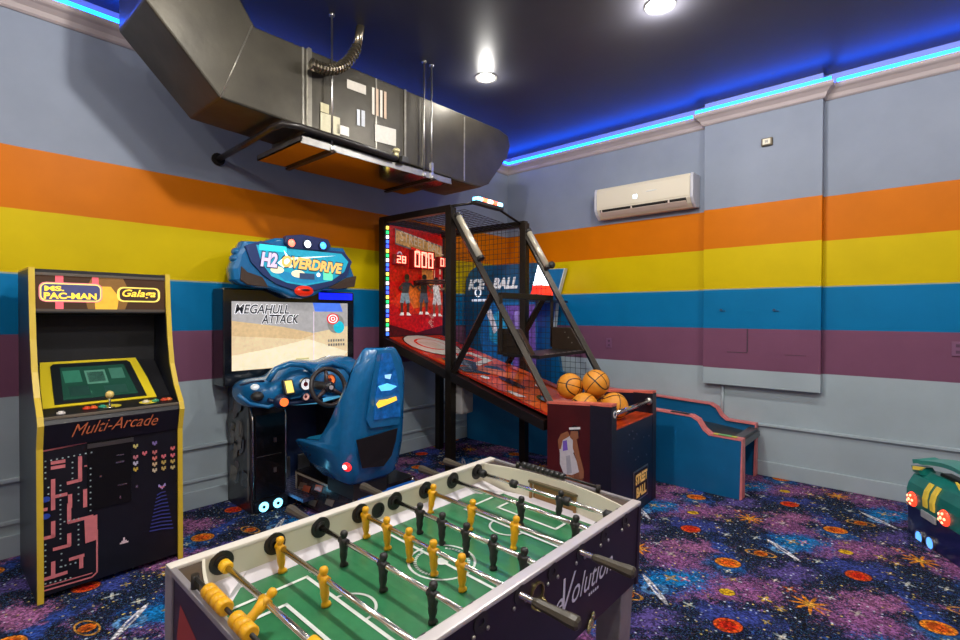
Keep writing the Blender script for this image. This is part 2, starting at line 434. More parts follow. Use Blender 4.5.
# small painted outlet plates, low-voltage box and riser conduit
def outlet(px, py, label):
    a = survey(1, -.01, px, py)
    t = thing('wall_outlet', label, 'outlet', (a.x, 0, a.z))
    MB().rbox((-.035,-.012,-.055), (.035,0,.055), .003).build('cover_plate', mat('painted_plate', (124,80,114), .45), t)
    s = MB(); s.box((-.012,-.0135,.012), (.012,-.0115,.036)); s.box((-.012,-.0135,-.036), (.012,-.0115,-.012)); s.build('socket', mat('socket_mauve', (84,50,78), .5), t)
outlet(609, 343, 'purple painted outlet plate just above the basketball cage, left on the back wall')
outlet(958, 349, 'purple painted outlet plate at the right end of the purple stripe')
a = survey(1, -.1, 767, 142)
t = thing('wall_sensor', 'small white and brown sensor box high on the boxed-out panel', 'sensor', (a.x, -.085, a.z))
MB().rbox((-.045,-.03,-.035), (.045,0,.035), .006).build('housing', mat('sensor_brown', (96,84,60), .5), t)
MB().rbox((-.032,-.038,-.026), (.032,-.028,.026), .003).build('face_plate', mat('cream_plastic', (214,206,184), .45), t)
MB().box((-.014,-.041,-.012), (.014,-.036,.012)).build('lens', mat('sensor_lens', (70,60,40), .3), t)
a = survey(1, -.02, 722.5, 387)
c_ = MB(); c_.tube([(a.x,-.016,.49),(a.x,-.016,.83)], .013, 10); c_.box((a.x-.02,-.022,.49), (a.x+.02,0,.505))
tag(c_.build('conduit_pipe', M_BASE), 'short grey vertical conduit between the boxed-out panel and the rail', 'pipe')

# ------------------------------------------------------------------ recessed ceiling lights
def downlight(x, y, label, power):
    t = thing('recessed_light', label, 'ceiling light', (x,y,CEIL), group='recessed ceiling downlights')
    MB().ring((0,0,-.008), 2, .072, .098, .008).build('trim_ring', mat('light_trim', (70,68,66), .4), t)
    MB().disc((0,0,-.004), 2, .072, .003, 28).build('lens', mat('lamp_lens', (255,246,226), .3, emit=55., ecol=(255,244,222)), t)
    ld = bpy.data.lights.new('downlight', 'POINT'); ld.shadow_soft_size = .05; ld.energy = power; ld.color = (1.,.965,.91)
    lo = bpy.data.objects.new('downlight', ld); COL.objects.link(lo); lo.location = (0,0,-.075); lo.parent = t
for x, y, n in ((1.30,-1.935,'bright recessed ceiling light just right of the big duct'), (2.85,-1.935,'bright recessed ceiling light at the top edge of the photo'),
                (4.41,-1.935,'recessed ceiling light over the right part of the carpet'), (2.62,-4.19,'recessed ceiling light over the foosball table'),
                (4.35,-4.19,'recessed ceiling light right of the foosball table'), (5.9,-4.19,'recessed ceiling light near the right wall'),
                (2.62,-6.4,'recessed ceiling light near the front wall, middle of its row of three'), (4.35,-6.4,'recessed ceiling light near the front wall, farthest from the left wall'), (1.0,-6.4,'recessed ceiling light in the corner of left and front walls')):
    downlight(x, y, n, 52 if y < -5 else (150 if (x == 2.62) else (16 if x < 2 else 60)))

# ------------------------------------------------------------------ duct, tray, pipes
M_DUCT = mat('duct_wrap', (60,56,47), .38, .45, noise=.22, nscale=5., bump=.25, bscale=7.)
M_TAPE = mat('duct_tape', (150,146,136), .3, .7, noise=.2)
XF, XB = 1.05, .55
duct = thing('air_duct', 'large black wrapped air duct running along the left wall under the ceiling', 'duct', (.8,-2.9,2.7))
def dl(p): return (p[0]-.8, p[1]+2.9, p[2]-2.7)
poly = [(-4.45,CEIL),(-4.45,3.2),(-4.06,2.79),(-2.19,2.705),(-1.86,2.70),(-1.72,2.705),(-1.6,2.76),(-1.32,3.08),(-1.27,3.20),(-1.30,3.30),(-1.45,3.33),(-3.85,3.30),(-4.05,CEIL)]
b = MB().prism([(y+2.9, z-2.7) for y, z in poly], 0, XB-.8, XF-.8)
b.build('duct_body', M_DUCT, duct, bevel=.012)
sm = MB()
for y in (-3.53, -3.50, -2.93, -2.45, -1.95):
    sm.box(dl((XF,y-.006,2.74 if y < -3 else 2.72)), dl((XF+.006,y+.006,3.30)))
for (ax, az, bx, bz) in ((-4.06,2.79,-3.87,3.30),):
    sm.tube([dl((XF+.002,ax,az)), dl((XF+.002,bx,bz))], .004, 6)
sm.build('seam', M_TAPE, duct)
for ya, yb in ((-3.50,-3.47),(-2.66,-2.64)):
    fl = MB(); fl.box(dl((XB-.01,ya,2.74)), dl((XF+.012,yb,3.31))); fl.build('flange', mat('flange_metal', (120,116,106), .35, .8, noise=.15), duct)
def duct_label(pts, col, name='paper_label'):
    m = MB(); q = [survey(0, XF+.008, *p) for p in pts]
    m.poly([Vector(dl(v)) for v in q], srgb(col)); o = m.build(name, P_MATTE, duct, recalc=False); return o
def rectp(x0,y0,x1,y1,sl=.36): return [(x0,y1),(x1,y1+(x1-x0)*sl),(x1,y0+(x1-x0)*sl),(x0,y0)]
duct_label(rectp(347,79,366,88), (190,184,172)); duct_label(rectp(320.5,102,329,111), (186,178,142))
duct_label(rectp(320.5,112,340,130,.3), (196,190,160)); duct_label(rectp(337,124,349,133,.3), (220,216,206))
duct_label(rectp(357,109,360,125,.3), (196,200,206)); duct_label(rectp(361.5,110,365,126,.3), (186,190,196))
for k in range(4): duct_label(rectp(372+k*4,87+k*1.4,374.5+k*4,114+k*1.4,.36), (190,164,140) if k % 2 else (206,198,184))
duct_label(rectp(375,124,396,141,.26), (204,200,190))

TX0, TX1, TY0, TY1, TZ = .45, 1.10, -3.57, -2.16, 2.65
tray = thing('drip_tray', 'shiny metal drip tray hanging under the duct', 'tray', (.74,-2.78,TZ))
def tl(p): return (p[0]-.74, p[1]+2.78, p[2]-TZ)
MB().box(tl((TX0,TY0,TZ)), tl((TX1-.01,TY1,TZ+.008))).build('pan', mat('mirror_metal', (214,206,200), .12, 1., bump=.03, bscale=3.), tray)
e = MB(); e.box(tl((TX1-.01,TY0,TZ-.012)), tl((TX1,TY1,TZ+.045))); e.box(tl((TX1-.03,TY0,TZ+.035)), tl((TX1,TY1,TZ+.045)))
e.box(tl((TX0,TY0,TZ)), tl((TX0+.008,TY1,TZ+.04))); e.box(tl((TX0,TY0,TZ)), tl((TX1,TY0+.008,TZ+.04))); e.box(tl((TX0,TY1-.008,TZ)), tl((TX1,TY1,TZ+.04)))
e.build('edge_channel', mat('galvanised', (140,138,134), .4, .8, noise=.1), tray)
for y in (-3.32, -2.36):
    MB().box(tl((TX0-.02,y-.018,TZ-.014)), tl((TX1,y+.018,TZ-.001))).build('support_bar', mat('dark_bar', (52,40,32), .4, .6), tray)
for px, y0 in ((332, None), (424, None), (431.5, None)):
    p = survey(0, 1.10, px, 120 if px < 400 else 150)
    o = MB(); o.tube([(0,0,TZ-.02),(0,0,CEIL)], .007, 8); o.disc((0,0,TZ-.01), 2, .016, .014, 6); o.disc((0,0,CEIL-.012), 2, .02, .012, 10); o.box((-.012,-.012,TZ+.0), (.012,.012,TZ+.12) if px > 425 else (.012,.012,TZ+.02))
    ob = o.build('threaded_rod', STEEL); ob.location = (p.x, p.y, 0)
    tag(ob, {332:'steel threaded rod holding the left end of the drip tray', 424:'steel threaded rod left of the pair at the far end of the drip tray', 431.5:'steel threaded rod right of the pair at the far end of the drip tray'}[px], 'rod')
p = MB(); p.tube([(.0,-3.68,2.725),(.5,-3.69,2.725),(.98,-3.70,2.735),(1.08,-3.68,2.735),(1.125,-3.60,2.73),(1.135,-3.2,2.72),(1.135,-2.80,2.705)], [.022]*7, 12)
p.disc((.0,-3.68,2.725), 0, .05, .015, 14)
ppo = tag(p.build('insulated_pipe', mat('black_foam', (34,30,28), .35, noise=.2, bump=.3, bscale=30)), 'black insulated pipe leaving the left wall and bending along the drip tray', 'pipe')
fx = MB(); c0, c1, c2 = [survey(0, 1.14, *q) for q in ((310,63),(342,73),(357,46))]
pts = []; rr = []
for i in range(73):
    t = i/72; q = c0*(1-t)**2 + Vector((c1.x, c1.y, c1.z-.06))*2*t*(1-t) + c2*t*t; pts.append(q); rr.append((.026,.040,.040,.026)[i % 4])
fx.tube(pts, rr, 12, smooth=False)
fx.tube([c2, c2+Vector((-.02,.05,.2)), (c2.x-.02, c2.y+.06, CEIL)], .03, 10)
tag(fx.build('flexible_hose', mat('foil_hose', (120,112,96), .25, .9)), 'curled silver flexible hose between duct and ceiling', 'hose')
o = MB(); o.disc((1.135,-2.80,2.71), 2, .02, .05, 10); o.ell((1.135,-2.80,2.765), (.03,.03,.022)); o.build('valve_body', mat('pale_brass', (206,196,150), .35, .5), ppo)
MB().rbox((1.11,-2.76,2.685), (1.16,-2.70,2.735), .006).build('valve_cap', DARKP, ppo)

# ------------------------------------------------------------------ air conditioner
AX0, AX1, AZ0, AZ1 = 1.41, 2.49, 2.585, 2.905
ac = thing('air_conditioner', 'cream split air conditioner unit on the back wall', 'air conditioner', ((AX0+AX1)/2, 0, AZ0))
w = (AX1-AX0)/2; hh = AZ1-AZ0
M_AC = mat('ac_plastic', (214,205,186), .35)
pr = [(0,0),(-.11,-.01),(-.165,.03),(-.20,.075),(-.205,.085),(-.205,hh-.03),(-.19,hh),(0,hh)]
MB().prism(pr, 0, -w+.03, w-.03).build('housing', M_AC, ac, bevel=.008)
for s in (-1, 1):
    MB().prism([(0,-.002),(-.11,-.012),(-.168,.028),(-.204,.073),(-.209,.085),(-.209,hh-.03),(-.19,hh+.003),(0,hh+.003)], 0, s*w-.03*(s>0), s*w+.03*(s<0)).build('end_cap', mat('ac_side', (190,190,200), .4), ac, bevel=.008)
MB().prism([(-.206,.098),(-.211,.098),(-.211,hh-.035),(-.206,hh-.03)], 0, -w+.035, w-.035).build('front_panel', M_AC, ac, bevel=.003)
vn = MB(); vn.prism([(-.15,.022),(-.205,.066),(-.207,.080),(-.16,.04)], 0, -w+.07, w-.07); vn.build('air_slot', mat('ac_slot', (18,15,14), .5), ac)
lv = MB()
for s in (-.45, -.1, .3): lv.box((s-.008,-.208,.05), (s+.008,-.19,.078))
lv.prism([(-.148,.012),(-.196,.05),(-.198,.055),(-.15,.018)], 0, -w+.07, w-.07); lv.build('louver', mat('ac_louver', (206,190,180), .4), ac)
MB().box((-.075,-.2135,.150), (-.035,-.2105,.19)).build('display', mat('ac_display', (180,220,255), .3, emit=4., ecol=(190,225,255)), ac)
MB().ell((.12,-.211,.205), (.06,.003,.008)).build('emblem', mat('ac_badge', (240,240,236), .2, .3), ac)
# flat artwork helpers: draw in the (horizontal, vertical) coordinates of a surface
class Art:
    """flat print on a plane: axis = normal axis (0 or 1), at = position, sgn = outward direction"""
    def __init__(s, axis, at, sgn=1, step=.0004):
        s.ax, s.at, s.sg, s.k, s.st, s.mb = axis, at, sgn, 0, step, MB()
    def P(s, h, z):
        d = s.at + s.sg*s.k*s.st
        return Vector((d, h, z)) if s.ax == 0 else Vector((h, d, z))
    def poly(s, pts, col):
        s.k += 1; s.mb.poly([s.P(*p) for p in pts], srgb(col)); return s
    def circ(s, c, r, col, n=24, ry=None, a0=0., a1=360.):
        ry = ry or r
        return s.poly([(c[0]+r*math.cos(R_(a0+(a1-a0)*i/n)), c[1]+ry*math.sin(R_(a0+(a1-a0)*i/n))) for i in range(n + (1 if a1-a0 < 360 else 0))], col)
    def ring(s, c, r0, r1, col, n=28, ry=1.):
        s.k += 1
        for i in range(n):
            a, b = 2*math.pi*i/n, 2*math.pi*(i+1)/n
            s.mb.poly([s.P(c[0]+r*math.cos(t), c[1]+r*ry*math.sin(t)) for r, t in ((r0,a),(r1,a),(r1,b),(r0,b))], srgb(col))
        return s
    def line(s, pts, w, col, same=False):
        if not same: s.k += 1
        for (a, b) in zip(pts[:-1], pts[1:]):
            dx, dy = b[0]-a[0], b[1]-a[1]; L = math.hypot(dx, dy) or 1e-6; ux, uy = dx/L*w/2, dy/L*w/2; nx, ny = -uy, ux
            s.mb.poly([s.P(a[0]-ux*.6+nx, a[1]-uy*.6+ny), s.P(a[0]-ux*.6-nx, a[1]-uy*.6-ny), s.P(b[0]+ux*.6-nx, b[1]+uy*.6-ny), s.P(b[0]+ux*.6+nx, b[1]+uy*.6+ny)], srgb(col))
        return s
    def rect(s, h0, z0, h1, z1, col): return s.poly([(h0,z0),(h1,z0),(h1,z1),(h0,z1)], col)
    def build(s, name, m, parent): return s.mb.build(name, m, parent, recalc=False)

# ================================================================== UPRIGHT ARCADE CABINET
rz = R_(.5)
arc = thing('arcade_cabinet', 'tall black upright arcade cabinet with yellow edge trim and lit marquee', 'arcade cabinet', (.452,-4.534,0), rz)
W2 = .337
prof_s = [(-.26,0),(.35,0),(.352,.80),(.388,.925),(.372,.97),(.29,1.06),(.215,1.19),(.175,1.36),(.15,1.55),(.135,1.745),(-.26,1.745)]
M_YEL = mat('yellow_t_moulding', (216,184,52), .4)
for s in (-1, 1):
    a0, a1 = (s*W2, s*(W2-.024)); 
    MB().prism([(x, z) for x, z in prof_s], 1, min(a0,a1), max(a0,a1)).build('side_panel', mat('arcade_side', (20,24,36), .4, noise=.2), arc)
    ed = MB(); fr = prof_s[1:-1]
    rings = []
    for i, (x, z) in enumerate(fr):
        y0, y1 = s*(W2+.001), s*(W2-.025)
        rings.append([Vector((x-.008,y0,z)), Vector((x+.006,y0,z)), Vector((x+.006,y1,z)), Vector((x-.008,y1,z))])
    ed.loft(rings, smooth=False); ed.box((-.26, min(y0,y1), 1.742), (.14, max(y0,y1), 1.752)); ed.build('edge_trim', M_YEL, arc)
wi = W2-.025
MB().box((.30,-wi,.03), (.338,wi,.86)).build('front_panel', mat('arcade_front', (14,14,24), .38, noise=.2), arc)
MB().prism([(.338,.80),(.352,.80),(.384,.925),(.372,.955),(.33,.955)], 1, -wi, wi).build('control_panel_front', mat('arcade_front', (14,14,24)), arc)
MB().prism([(.372,.953),(.375,.960),(.12,1.01),(.12,1.0),(.33,.94)], 1, -wi, wi).build('control_panel', BLACK, arc)
MB().prism([(.374,.952),(.381,.952),(.381,.962),(.374,.966)], 1, -wi, wi).build('panel_edge', mat('dull_edge', (120,110,96), .4, .3), arc)
MB().box((-.26,-wi,0), (-.24,wi,1.74)).build('rear_panel', BLACK, arc)
MB().box((-.25,-wi,1.725), (.135,wi,1.745)).build('roof_panel', BLACK, arc)
MB().box((-.10,-wi,1.15), (-.085,wi,1.50)).build('shroud', mat('shroud_black', (8,9,16), .6), arc)
MB().prism([(-.09,1.49),(.135,1.505),(.135,1.52),(-.09,1.52)], 1, -wi, wi).build('speaker_panel', BLACK, arc)
# sloping monitor with wide yellow bezel
def mon(u, v):   # u across (-1..1), v up the slope (0..1) -> local point
    return Vector((.235-.335*v, u-(.030 if abs(u) < .3 else 0), .978+.235*v))
nrm = Vector((.235,0,.335)).normalized()
def slab(mb, pts, h, off=0., col=None):
    lo = [mon(*p)+nrm*off for p in pts]; hi = [q+nrm*h for q in lo]; n = len(lo)
    mb._add(lo+hi, [list(range(n))[::-1], [i+n for i in range(n)]]+[(i,(i+1)%n,(i+1)%n+n,i+n) for i in range(n)], col)
b = MB(); slab(b, [(-wi,0),(wi,0),(wi,1),(-wi,1)], .01, -.012); b.build('monitor_board', BLACK, arc)
b = MB(); slab(b, [(-.265,.02),(.265,.02),(.255,.5),(.235,.97),(-.235,.97),(-.255,.5)], .012); b.build('monitor_bezel', mat('bezel_yellow', (226,202,40), .35), arc)
b = MB(); slab(b, [(-.215,.06),(.215,.06),(.195,.85),(.18,.90),(-.18,.90),(-.195,.85)], .008, .010); b.build('screen_surround', mat('screen_surround', (24,30,34), .35), arc)
b = MB(); slab(b, [(-.175,.12),(.175,.12),(.155,.80),(-.155,.80)], .003, .018); scr = b.build('screen', mat('dark_green_screen', (30,66,54), .2, emit=.35, ecol=(30,70,56)), arc)
b = MB()
for u0,v0,u1,v1,c in ((-.15,.46,-.07,.72,(34,84,66)),(-.05,.40,.05,.70,(60,100,84)),(.07,.48,.14,.72,(44,84,70)),(-.04,.44,.04,.66,(20,40,36)),(-.14,.18,-.05,.38,(18,44,38)),(.02,.16,.13,.34,(22,52,44))):
    b.poly([mon(u0,v0)+nrm*.0225, mon(u1,v0)+nrm*.0225, mon(u1,v1)+nrm*.0225, mon(u0,v1)+nrm*.0225], srgb(c))
b.build('screen_picture', P_GLOW, scr, recalc=False)
# joystick and buttons on the deck
def deck(x, y): return (x, y, .960+(.375-x)*.196)
j = MB(); p0 = deck(.315,-.02); j.tube([p0,(p0[0]+.004,p0[1],p0[2]+.062)], .006, 8); j.disc((p0[0],p0[1],p0[2]-.001), 2, .026, .004, 18); js = j.build('joystick', CHROME, arc)
j = MB(); j.ell((p0[0]+.004,p0[1],p0[2]+.073), (.021,.021,.021)); j.build('joystick_ball', mat('ball_top_cream', (236,206,120), .25), js)
for y, c in ((-.235,(230,225,220)),(-.12,(224,70,30)),(-.09,(230,90,36)),(-.05,(40,150,120)),(.16,(236,226,190)),(.21,(60,150,110)),(.255,(220,80,50)),(.28,(232,120,60))):
    p0 = deck(.30 if y != -.235 else .33, y); j = MB(); j.disc((p0[0],p0[1],p0[2]-.002), 2, .019, .010, 16); j.disc((p0[0],p0[1],p0[2]+.006), 2, .013, .008, 14, r2=.011)
    j.build('button', mat('button_%d_%d' % (c[0], c[1]), c, .3), arc)
for y in (-.01, .175):
    a = Art(2 if False else 0, 0); m = MB(); c0 = deck(.30, y)
    m._add([Vector((c0[0]+.03*math.sin(t*math.pi/8), c0[1]+.05*math.cos(t*math.pi/8), c0[2]+.0012-.03*math.sin(t*math.pi/8)*.196)) for t in range(16)], [list(range(16))], srgb(216,196,60)); m.build('deck_decal', P_MATTE, arc, recalc=False)
# marquee
mq = MB().box((.118,-wi,1.52), (.128,wi,1.725)).build('marquee', mat('marquee_glow', (52,38,30), .3, emit=.25, ecol=(110,66,34)), arc)
fr = MB(); fr.box((.12,-wi,1.712),(.137,wi,1.727)); fr.box((.12,-wi,1.512),(.137,wi,1.526)); fr.build('marquee_frame', mat('dark_chrome', (120,116,110), .3, .8), arc)
A = Art(0, .1285)
A.poly([(-.08,1.526),(.10,1.526),(.13,1.62),(.09,1.712),(-.06,1.712),(-.10,1.62)], (112,78,34))
A.poly([(-.045,1.526),(.06,1.526),(.07,1.60),(.03,1.66),(-.02,1.66),(-.05,1.60)], (206,158,50))
A.rect(-.225,1.526,-.19,1.712,(222,90,100)); A.rect(-.06,1.64,-.03,1.712,(222,90,100))
def pill(A, h0,z0,h1,z1,r,col):
    pts = []
    for cx, cz, a in ((h1-r,z1-r,0),(h0+r,z1-r,90),(h0+r,z0+r,180),(h1-r,z0+r,270)):
        pts += [(cx+r*math.cos(R_(a+t)), cz+r*math.sin(R_(a+t))) for t in (0,30,60,90)]
    A.poly(pts, col)
pill(A,-.295,1.565,-.012,1.675,.03,(216,120,128)); pill(A,-.290,1.570,-.017,1.670,.027,(226,206,110)); pill(A,-.284,1.576,-.023,1.664,.022,(60,62,100))
pill(A,.060,1.572,.285,1.662,.03,(232,204,96)); pill(A,.072,1.580,.273,1.654,.022,(50,34,28))
A.build('marquee_print', P_GLOW2, mq)
MQT = mat('marquee_yellow', (246,206,70), .4, emit=1.0)
k = .1285+.0004*12
text('marquee_lettering', 'MS.', (k,-.272,1.626), (0,1,0), (0,0,1), .085, .028, MQT, mq, bold=.04)
text('marquee_lettering', 'PAC-MAN', (k,-.275,1.582), (0,1,0), (0,0,1), .235, .036, MQT, mq, bold=.04)
text('marquee_lettering', 'Galaga', (k,.085,1.59), (0,1,0), (0,0,1), .175, .058, MQT, mq, bold=.02, shear=.3)
# title script
text('title_lettering', 'Multi-Arcade', (.373,-.20,.845), (0,1,0), (.24,0,.97), .40, .068, mat('orange_script', (206,112,70), .4), arc, shear=.45, bold=-.004, arc=.012)
# printed lower art: maze of rounded pink bars, dots, rows of small sprites, striped beam
A = Art(0, .3392); X = .3392
def q(px, py): p = survey(0, X, px, py, arc); return (p.y, p.z)
pk = (214,120,124)
def bar(*pts, w=.022): A.line([q(*p) for p in pts], w, pk)
bar((39,452),(94,441),(97,445),(97,464),(85,466), w=.008); bar((97,530),(97,572),(92,577),(40,592), w=.008); bar((40,588),(92,573), w=.006)
for a in (((52,468),(64,466)), ((52,463),(64,461)), ((80,457),(80,480),(68,483)), ((53,480),(53,509)), ((53,497),(66,494)), ((70,495),(70,507)), ((85,490),(85,506)), ((53,522),(53,536),(41,539)), ((69,504),(69,522),(92,516)),
          ((69,534),(69,545),(54,549)), ((70,559),(83,555)), ((81,556),(81,567)), ((53,562),(53,577)), ((41,580),(66,572)), ((40,510),(46,509))): bar(*a, w=.0175)
A.poly([q(84,519),q(97,514),(q(97,539)[0],q(97,539)[1]),q(85,543)], pk)
for (a, b_, n) in (((45,461),(91,452),9),((45,461),(45,478),4),((72,462),(72,478),4),((60,485),(60,538),12),((78,487),(78,500),3),((64,521),(78,518),4),((78,524),(78,544),5),((45,544),(45,572),6),((61,553),(61,566),3),((45,583),(70,577),6),((60,566),(75,562),4),((48,487),(48,500),3),((90,468),(90,510),8)):
    for i in range(n):
        h, z = q(a[0]+(b_[0]-a[0])*i/(n-1), a[1]+(b_[1]-a[1])*i/(n-1)); A.k = 30; A.rect(h-.0035,z-.0035,h+.0035,z+.0035,(170,190,190))
for c in ((45,499),(45,516)): A.circ(q(*c), .02, (40,72,170), 12, .015)
A.build('maze_print', P_MATTE, arc); A = Art(0, .3392)
sprites = [(135,446,(206,190,110)),(135,457,(200,120,130)),(135,463,(196,190,210)),(135,469,(200,170,70)),(144,453,(220,110,120)),(154,443,(130,110,170)),(154,452,(200,110,110)),(154,458,(220,120,110)),(154,464,(210,180,140)),(154,470,(210,190,160)),
           (163,456,(220,110,120)),(163,462,(200,170,90)),(163,468,(200,170,100)),(172,448,(220,110,110)),(172,455,(220,110,120)),(172,461,(200,170,90)),(172,467,(200,180,120))]
for px, py, c in sprites:
    h, z = q(px, py)
    for dx, dz in ((-1,1),(1,1),(0,0),(-1,0),(1,0),(0,-1)): A.k = 31; A.rect(h+dx*.0075-.0045,z+dz*.0075-.0045,h+dx*.0075+.0045,z+dz*.0075+.0045,c)
A.build('sprite_print', P_MATTE, arc); A = Art(0, .3392)
h, z = q(124,541)
for dx, dz in ((0,2),(0,1),(-1,0),(0,0),(1,0),(-2,-1),(-1,-1),(1,-1),(2,-1),(0,-1)): A.rect(h+dx*.008-.0045,z+dz*.008-.0045,h+dx*.008+.0045,z+dz*.008+.0045,(226,200,206))
A.build('ship_print', P_MATTE, arc); A = Art(0, .3392)
h, z = q(162,487)
for dx, dz in ((-2,2),(2,2),(-2,1),(-1,1),(1,1),(2,1),(-1,0),(0,0),(1,0),(0,-1)): A.rect(h+dx*.0075-.004,z+dz*.0075-.004,h+dx*.0075+.004,z+dz*.0075+.004,(170,150,210) if dz else (220,130,150))
for i in range(11):
    t = i/10; y0 = 494+36*t; hw = 4+7.5*t
    A.line([(q(161-hw,y0+.8)[0], q(161-hw,y0+.8)[1]), q(161,y0-1.6), (q(161+hw,y0-2.6)[0], q(161+hw,y0-2.6)[1])], .007, (58,64,140))
A.build('beam_print', P_MATTE, arc)
# coin door
cy0, cy1 = q(87,460)[0], q(131,452)[0]; cz0, cz1 = .42, .80
cd = MB().rbox((.335,cy0,cz0), (.346,cy1,cz1), .003).build('coin_door', mat('coin_door', (16,15,18), .35, .3), arc)
m = MB(); m.box((.346,cy0,cz1-.035), (.352,cy1+.01,cz1-.012)); m.build('door_trim', mat('dull_steel', (110,106,104), .35, .8), cd)
m = MB()
for yy, zz, w_, h_ in ((.02,.70,.035,.006),(.02,.66,.04,.010),(.03,.53,.045,.006),(.02,.46,.006,.016),(-.07,.60,.01,.01),(.10,.50,.012,.016)):
    m.box((.346,yy-w_/2,zz-h_/2), (.350,yy+w_/2,zz+h_/2))
m.build('coin_slot', CHROME, cd)

# ================================================================== RACING MACHINE
RL = (.62,-3.15,0)
rac = thing('racing_arcade_machine', 'blue sit-down racing arcade machine with steering wheel and moulded seat', 'arcade machine', RL)
def rl(p): return Vector((p[0]-RL[0], p[1]-RL[1], p[2]))
def rs(x, px, py): return survey(0, x, px, py) - Vector(RL)      # trace on a plane x = const of the machine
M_RB = mat('racer_blue', (24,108,164), .24, noise=.08, coat=.4)
M_RBD = mat('racer_dark_blue', (24,38,70), .35)
M_BODY = mat('racer_body', (40,36,42), .3, .0, noise=.9, nscale=9., coat=.25)
y0, y1 = -3.625, -2.66
bb = MB(); bb.prism([(0.03,0),(.47,0),(.45,.10),(.44,.70),(.40,.86),(.30,.94),(.03,.98)], 1, y0, y0+.28, M=Matrix.Translation((-RL[0],-RL[1],0)))
bb.build('left_pedestal', M_BODY, rac, bevel=.008)
bb = MB(); bb.prism([(0.03,0),(.47,0),(.45,.10),(.44,.70),(.40,.86),(.30,.94),(.03,.98)], 1, y1-.26, y1, M=Matrix.Translation((-RL[0],-RL[1],0)))
bb.build('right_pedestal', M_BODY, rac, bevel=.008)
MB().box(rl((.03,y0+.26,.0)), rl((.16,y1-.26,.98))).build('back_panel', M_RBD, rac)
A = Art(1, y0-.001-RL[1], -1)
for i in range(26):
    u = .06+random.random()*.30; v = .12+random.random()*.70; c = random.choice(((112,104,100),(96,70,52),(60,66,84),(130,118,104),(40,44,60),(84,50,44)))
    A.poly([(u-RL[0],v),(u+.07-RL[0],v+.03),(u+.09-RL[0],v+.12),(u+.02-RL[0],v+.13)], c)
A.rect(.425-RL[0],.10,.44-RL[0],.72,(150,140,130)); A.build('pedestal_print', P_GLOSS, rac)
dp = MB().rbox(rl((.443,y0+.03,.10)), rl((.462,y0+.265,.74)), .004).build('coin_door', mat('racer_door', (10,10,13), .25, coat=.3), rac)
m = MB(); m.box(rl((.462,y0+.04,.42)), rl((.466,y0+.23,.424)));
for zz in (.53,.30): m.box(rl((.462,y0+.17,zz-.018)), rl((.472,y0+.19,zz+.018)))
m.build('coin_slot', STEEL, dp)
m = MB()
for yy in (y0+.014, y0+.272): m.tube([rl((.46,yy,.10)), rl((.455,yy,.70)), rl((.42,yy,.80))], .008, 8)
m.build('chrome_edge', CHROME, rac)
m = MB(); m.rbox(rl((.43,y0+.01,.012)), rl((.50,y0+.27,.088)), .01); sp = m.build('speaker_box', mat('speaker_box', (20,28,38), .35), rac)
for yy in (y0+.075, y0+.185):
    m = MB(); m.ring(rl((.50,yy,.05)), 0, .026, .036, .006, col=None); m.disc(rl((.498,yy,.05)), 0, .027, .004, 20); m.build('glowing_speaker', mat('cyan_glow', (150,226,250), .3, emit=3., ecol=(120,214,250)), sp)
    MB().disc(rl((.503,yy,.05)), 0, .012, .006, 16).build('speaker_dome', DARKP, sp)
MB().box(rl((.44,y0+.26,.0)), rl((.47,y1-.26,.035))).build('foot_rail', M_RBD, rac)
# checker plate foot well
fp = MB(); fp.box(rl((.16,y0+.26,.09)), rl((.74,-2.80,.115))); fp.build('foot_plate', mat('checker_plate', (110,120,160), .3, .85, noise=.3, nscale=60., bump=.5, bscale=80.), rac)
st = MB()
for i in range(13):
    x = .2+i*.042; st.box(rl((x,y0+.27,.1155)), rl((x+.018,-2.82,.1185)))
st.build('tread_strip', mat('tread', (150,160,200), .25, .9), rac)
for s in (0, 1):
    MB().rbox(rl((.20,-3.30+.18*s,.125)), rl((.215,-3.19+.18*s,.30)), .004).build('pedal', STEEL, rac)
# monitor
mz0, mz1 = 1.035, 1.70; my0, my1 = -3.735, -2.575
mf = MB(); mf.rbox(rl((.03,my0,mz0-.09)), rl((.235,my1,mz1)), .012); mf.build('monitor_housing', mat('gloss_black', (16,16,20), .18, coat=.5), rac)
S = Art(0, .2365-RL[0])
tl_, tr_, br_, bl_ = [rs(.2365,*p) for p in ((231.5,300.5),(347.5,304),(347.5,362),(231.5,373))]
sy0, sy1, sz0, sz1 = tl_.y, tr_.y, br_.z+.0, (tl_.z+tr_.z)/2
def sp_(u, v): return (sy0+(sy1-sy0)*u, sz0+(sz1-sz0)*v)
S.poly([sp_(0,0),sp_(1,0),sp_(1,1),sp_(0,1)], (198,178,142))
S.poly([sp_(0,0),sp_(.5,.02),sp_(.9,.0),sp_(1,.18),sp_(.62,.42),sp_(.3,.30),sp_(0,.22)], (214,202,172))
S.poly([sp_(0,.72),sp_(.35,.62),sp_(.62,.5),sp_(1,.62),sp_(1,1),sp_(0,1)], (148,146,146))
S.poly([sp_(0,.5),sp_(.3,.46),sp_(.55,.42),sp_(.7,.5),sp_(.4,.62),sp_(0,.72)], (186,160,120))
S.poly([sp_(.68,.86),sp_(.95,.86),sp_(.92,1),sp_(.66,1)], (70,110,210))
S.rect(*sp_(.665,.0), *sp_(.672,.86), (206,190,206))
S.circ(sp_(.88,.66), .085, (120,120,116)); S.circ(sp_(.91,.60), .055, (30,170,190))
for r, c in ((.062,(206,40,50)),(.048,(240,236,230)),(.036,(206,40,50)),(.023,(240,236,230)),(.012,(206,40,50))): S.circ(sp_(.85,.74), r, c, 20, r*.8)
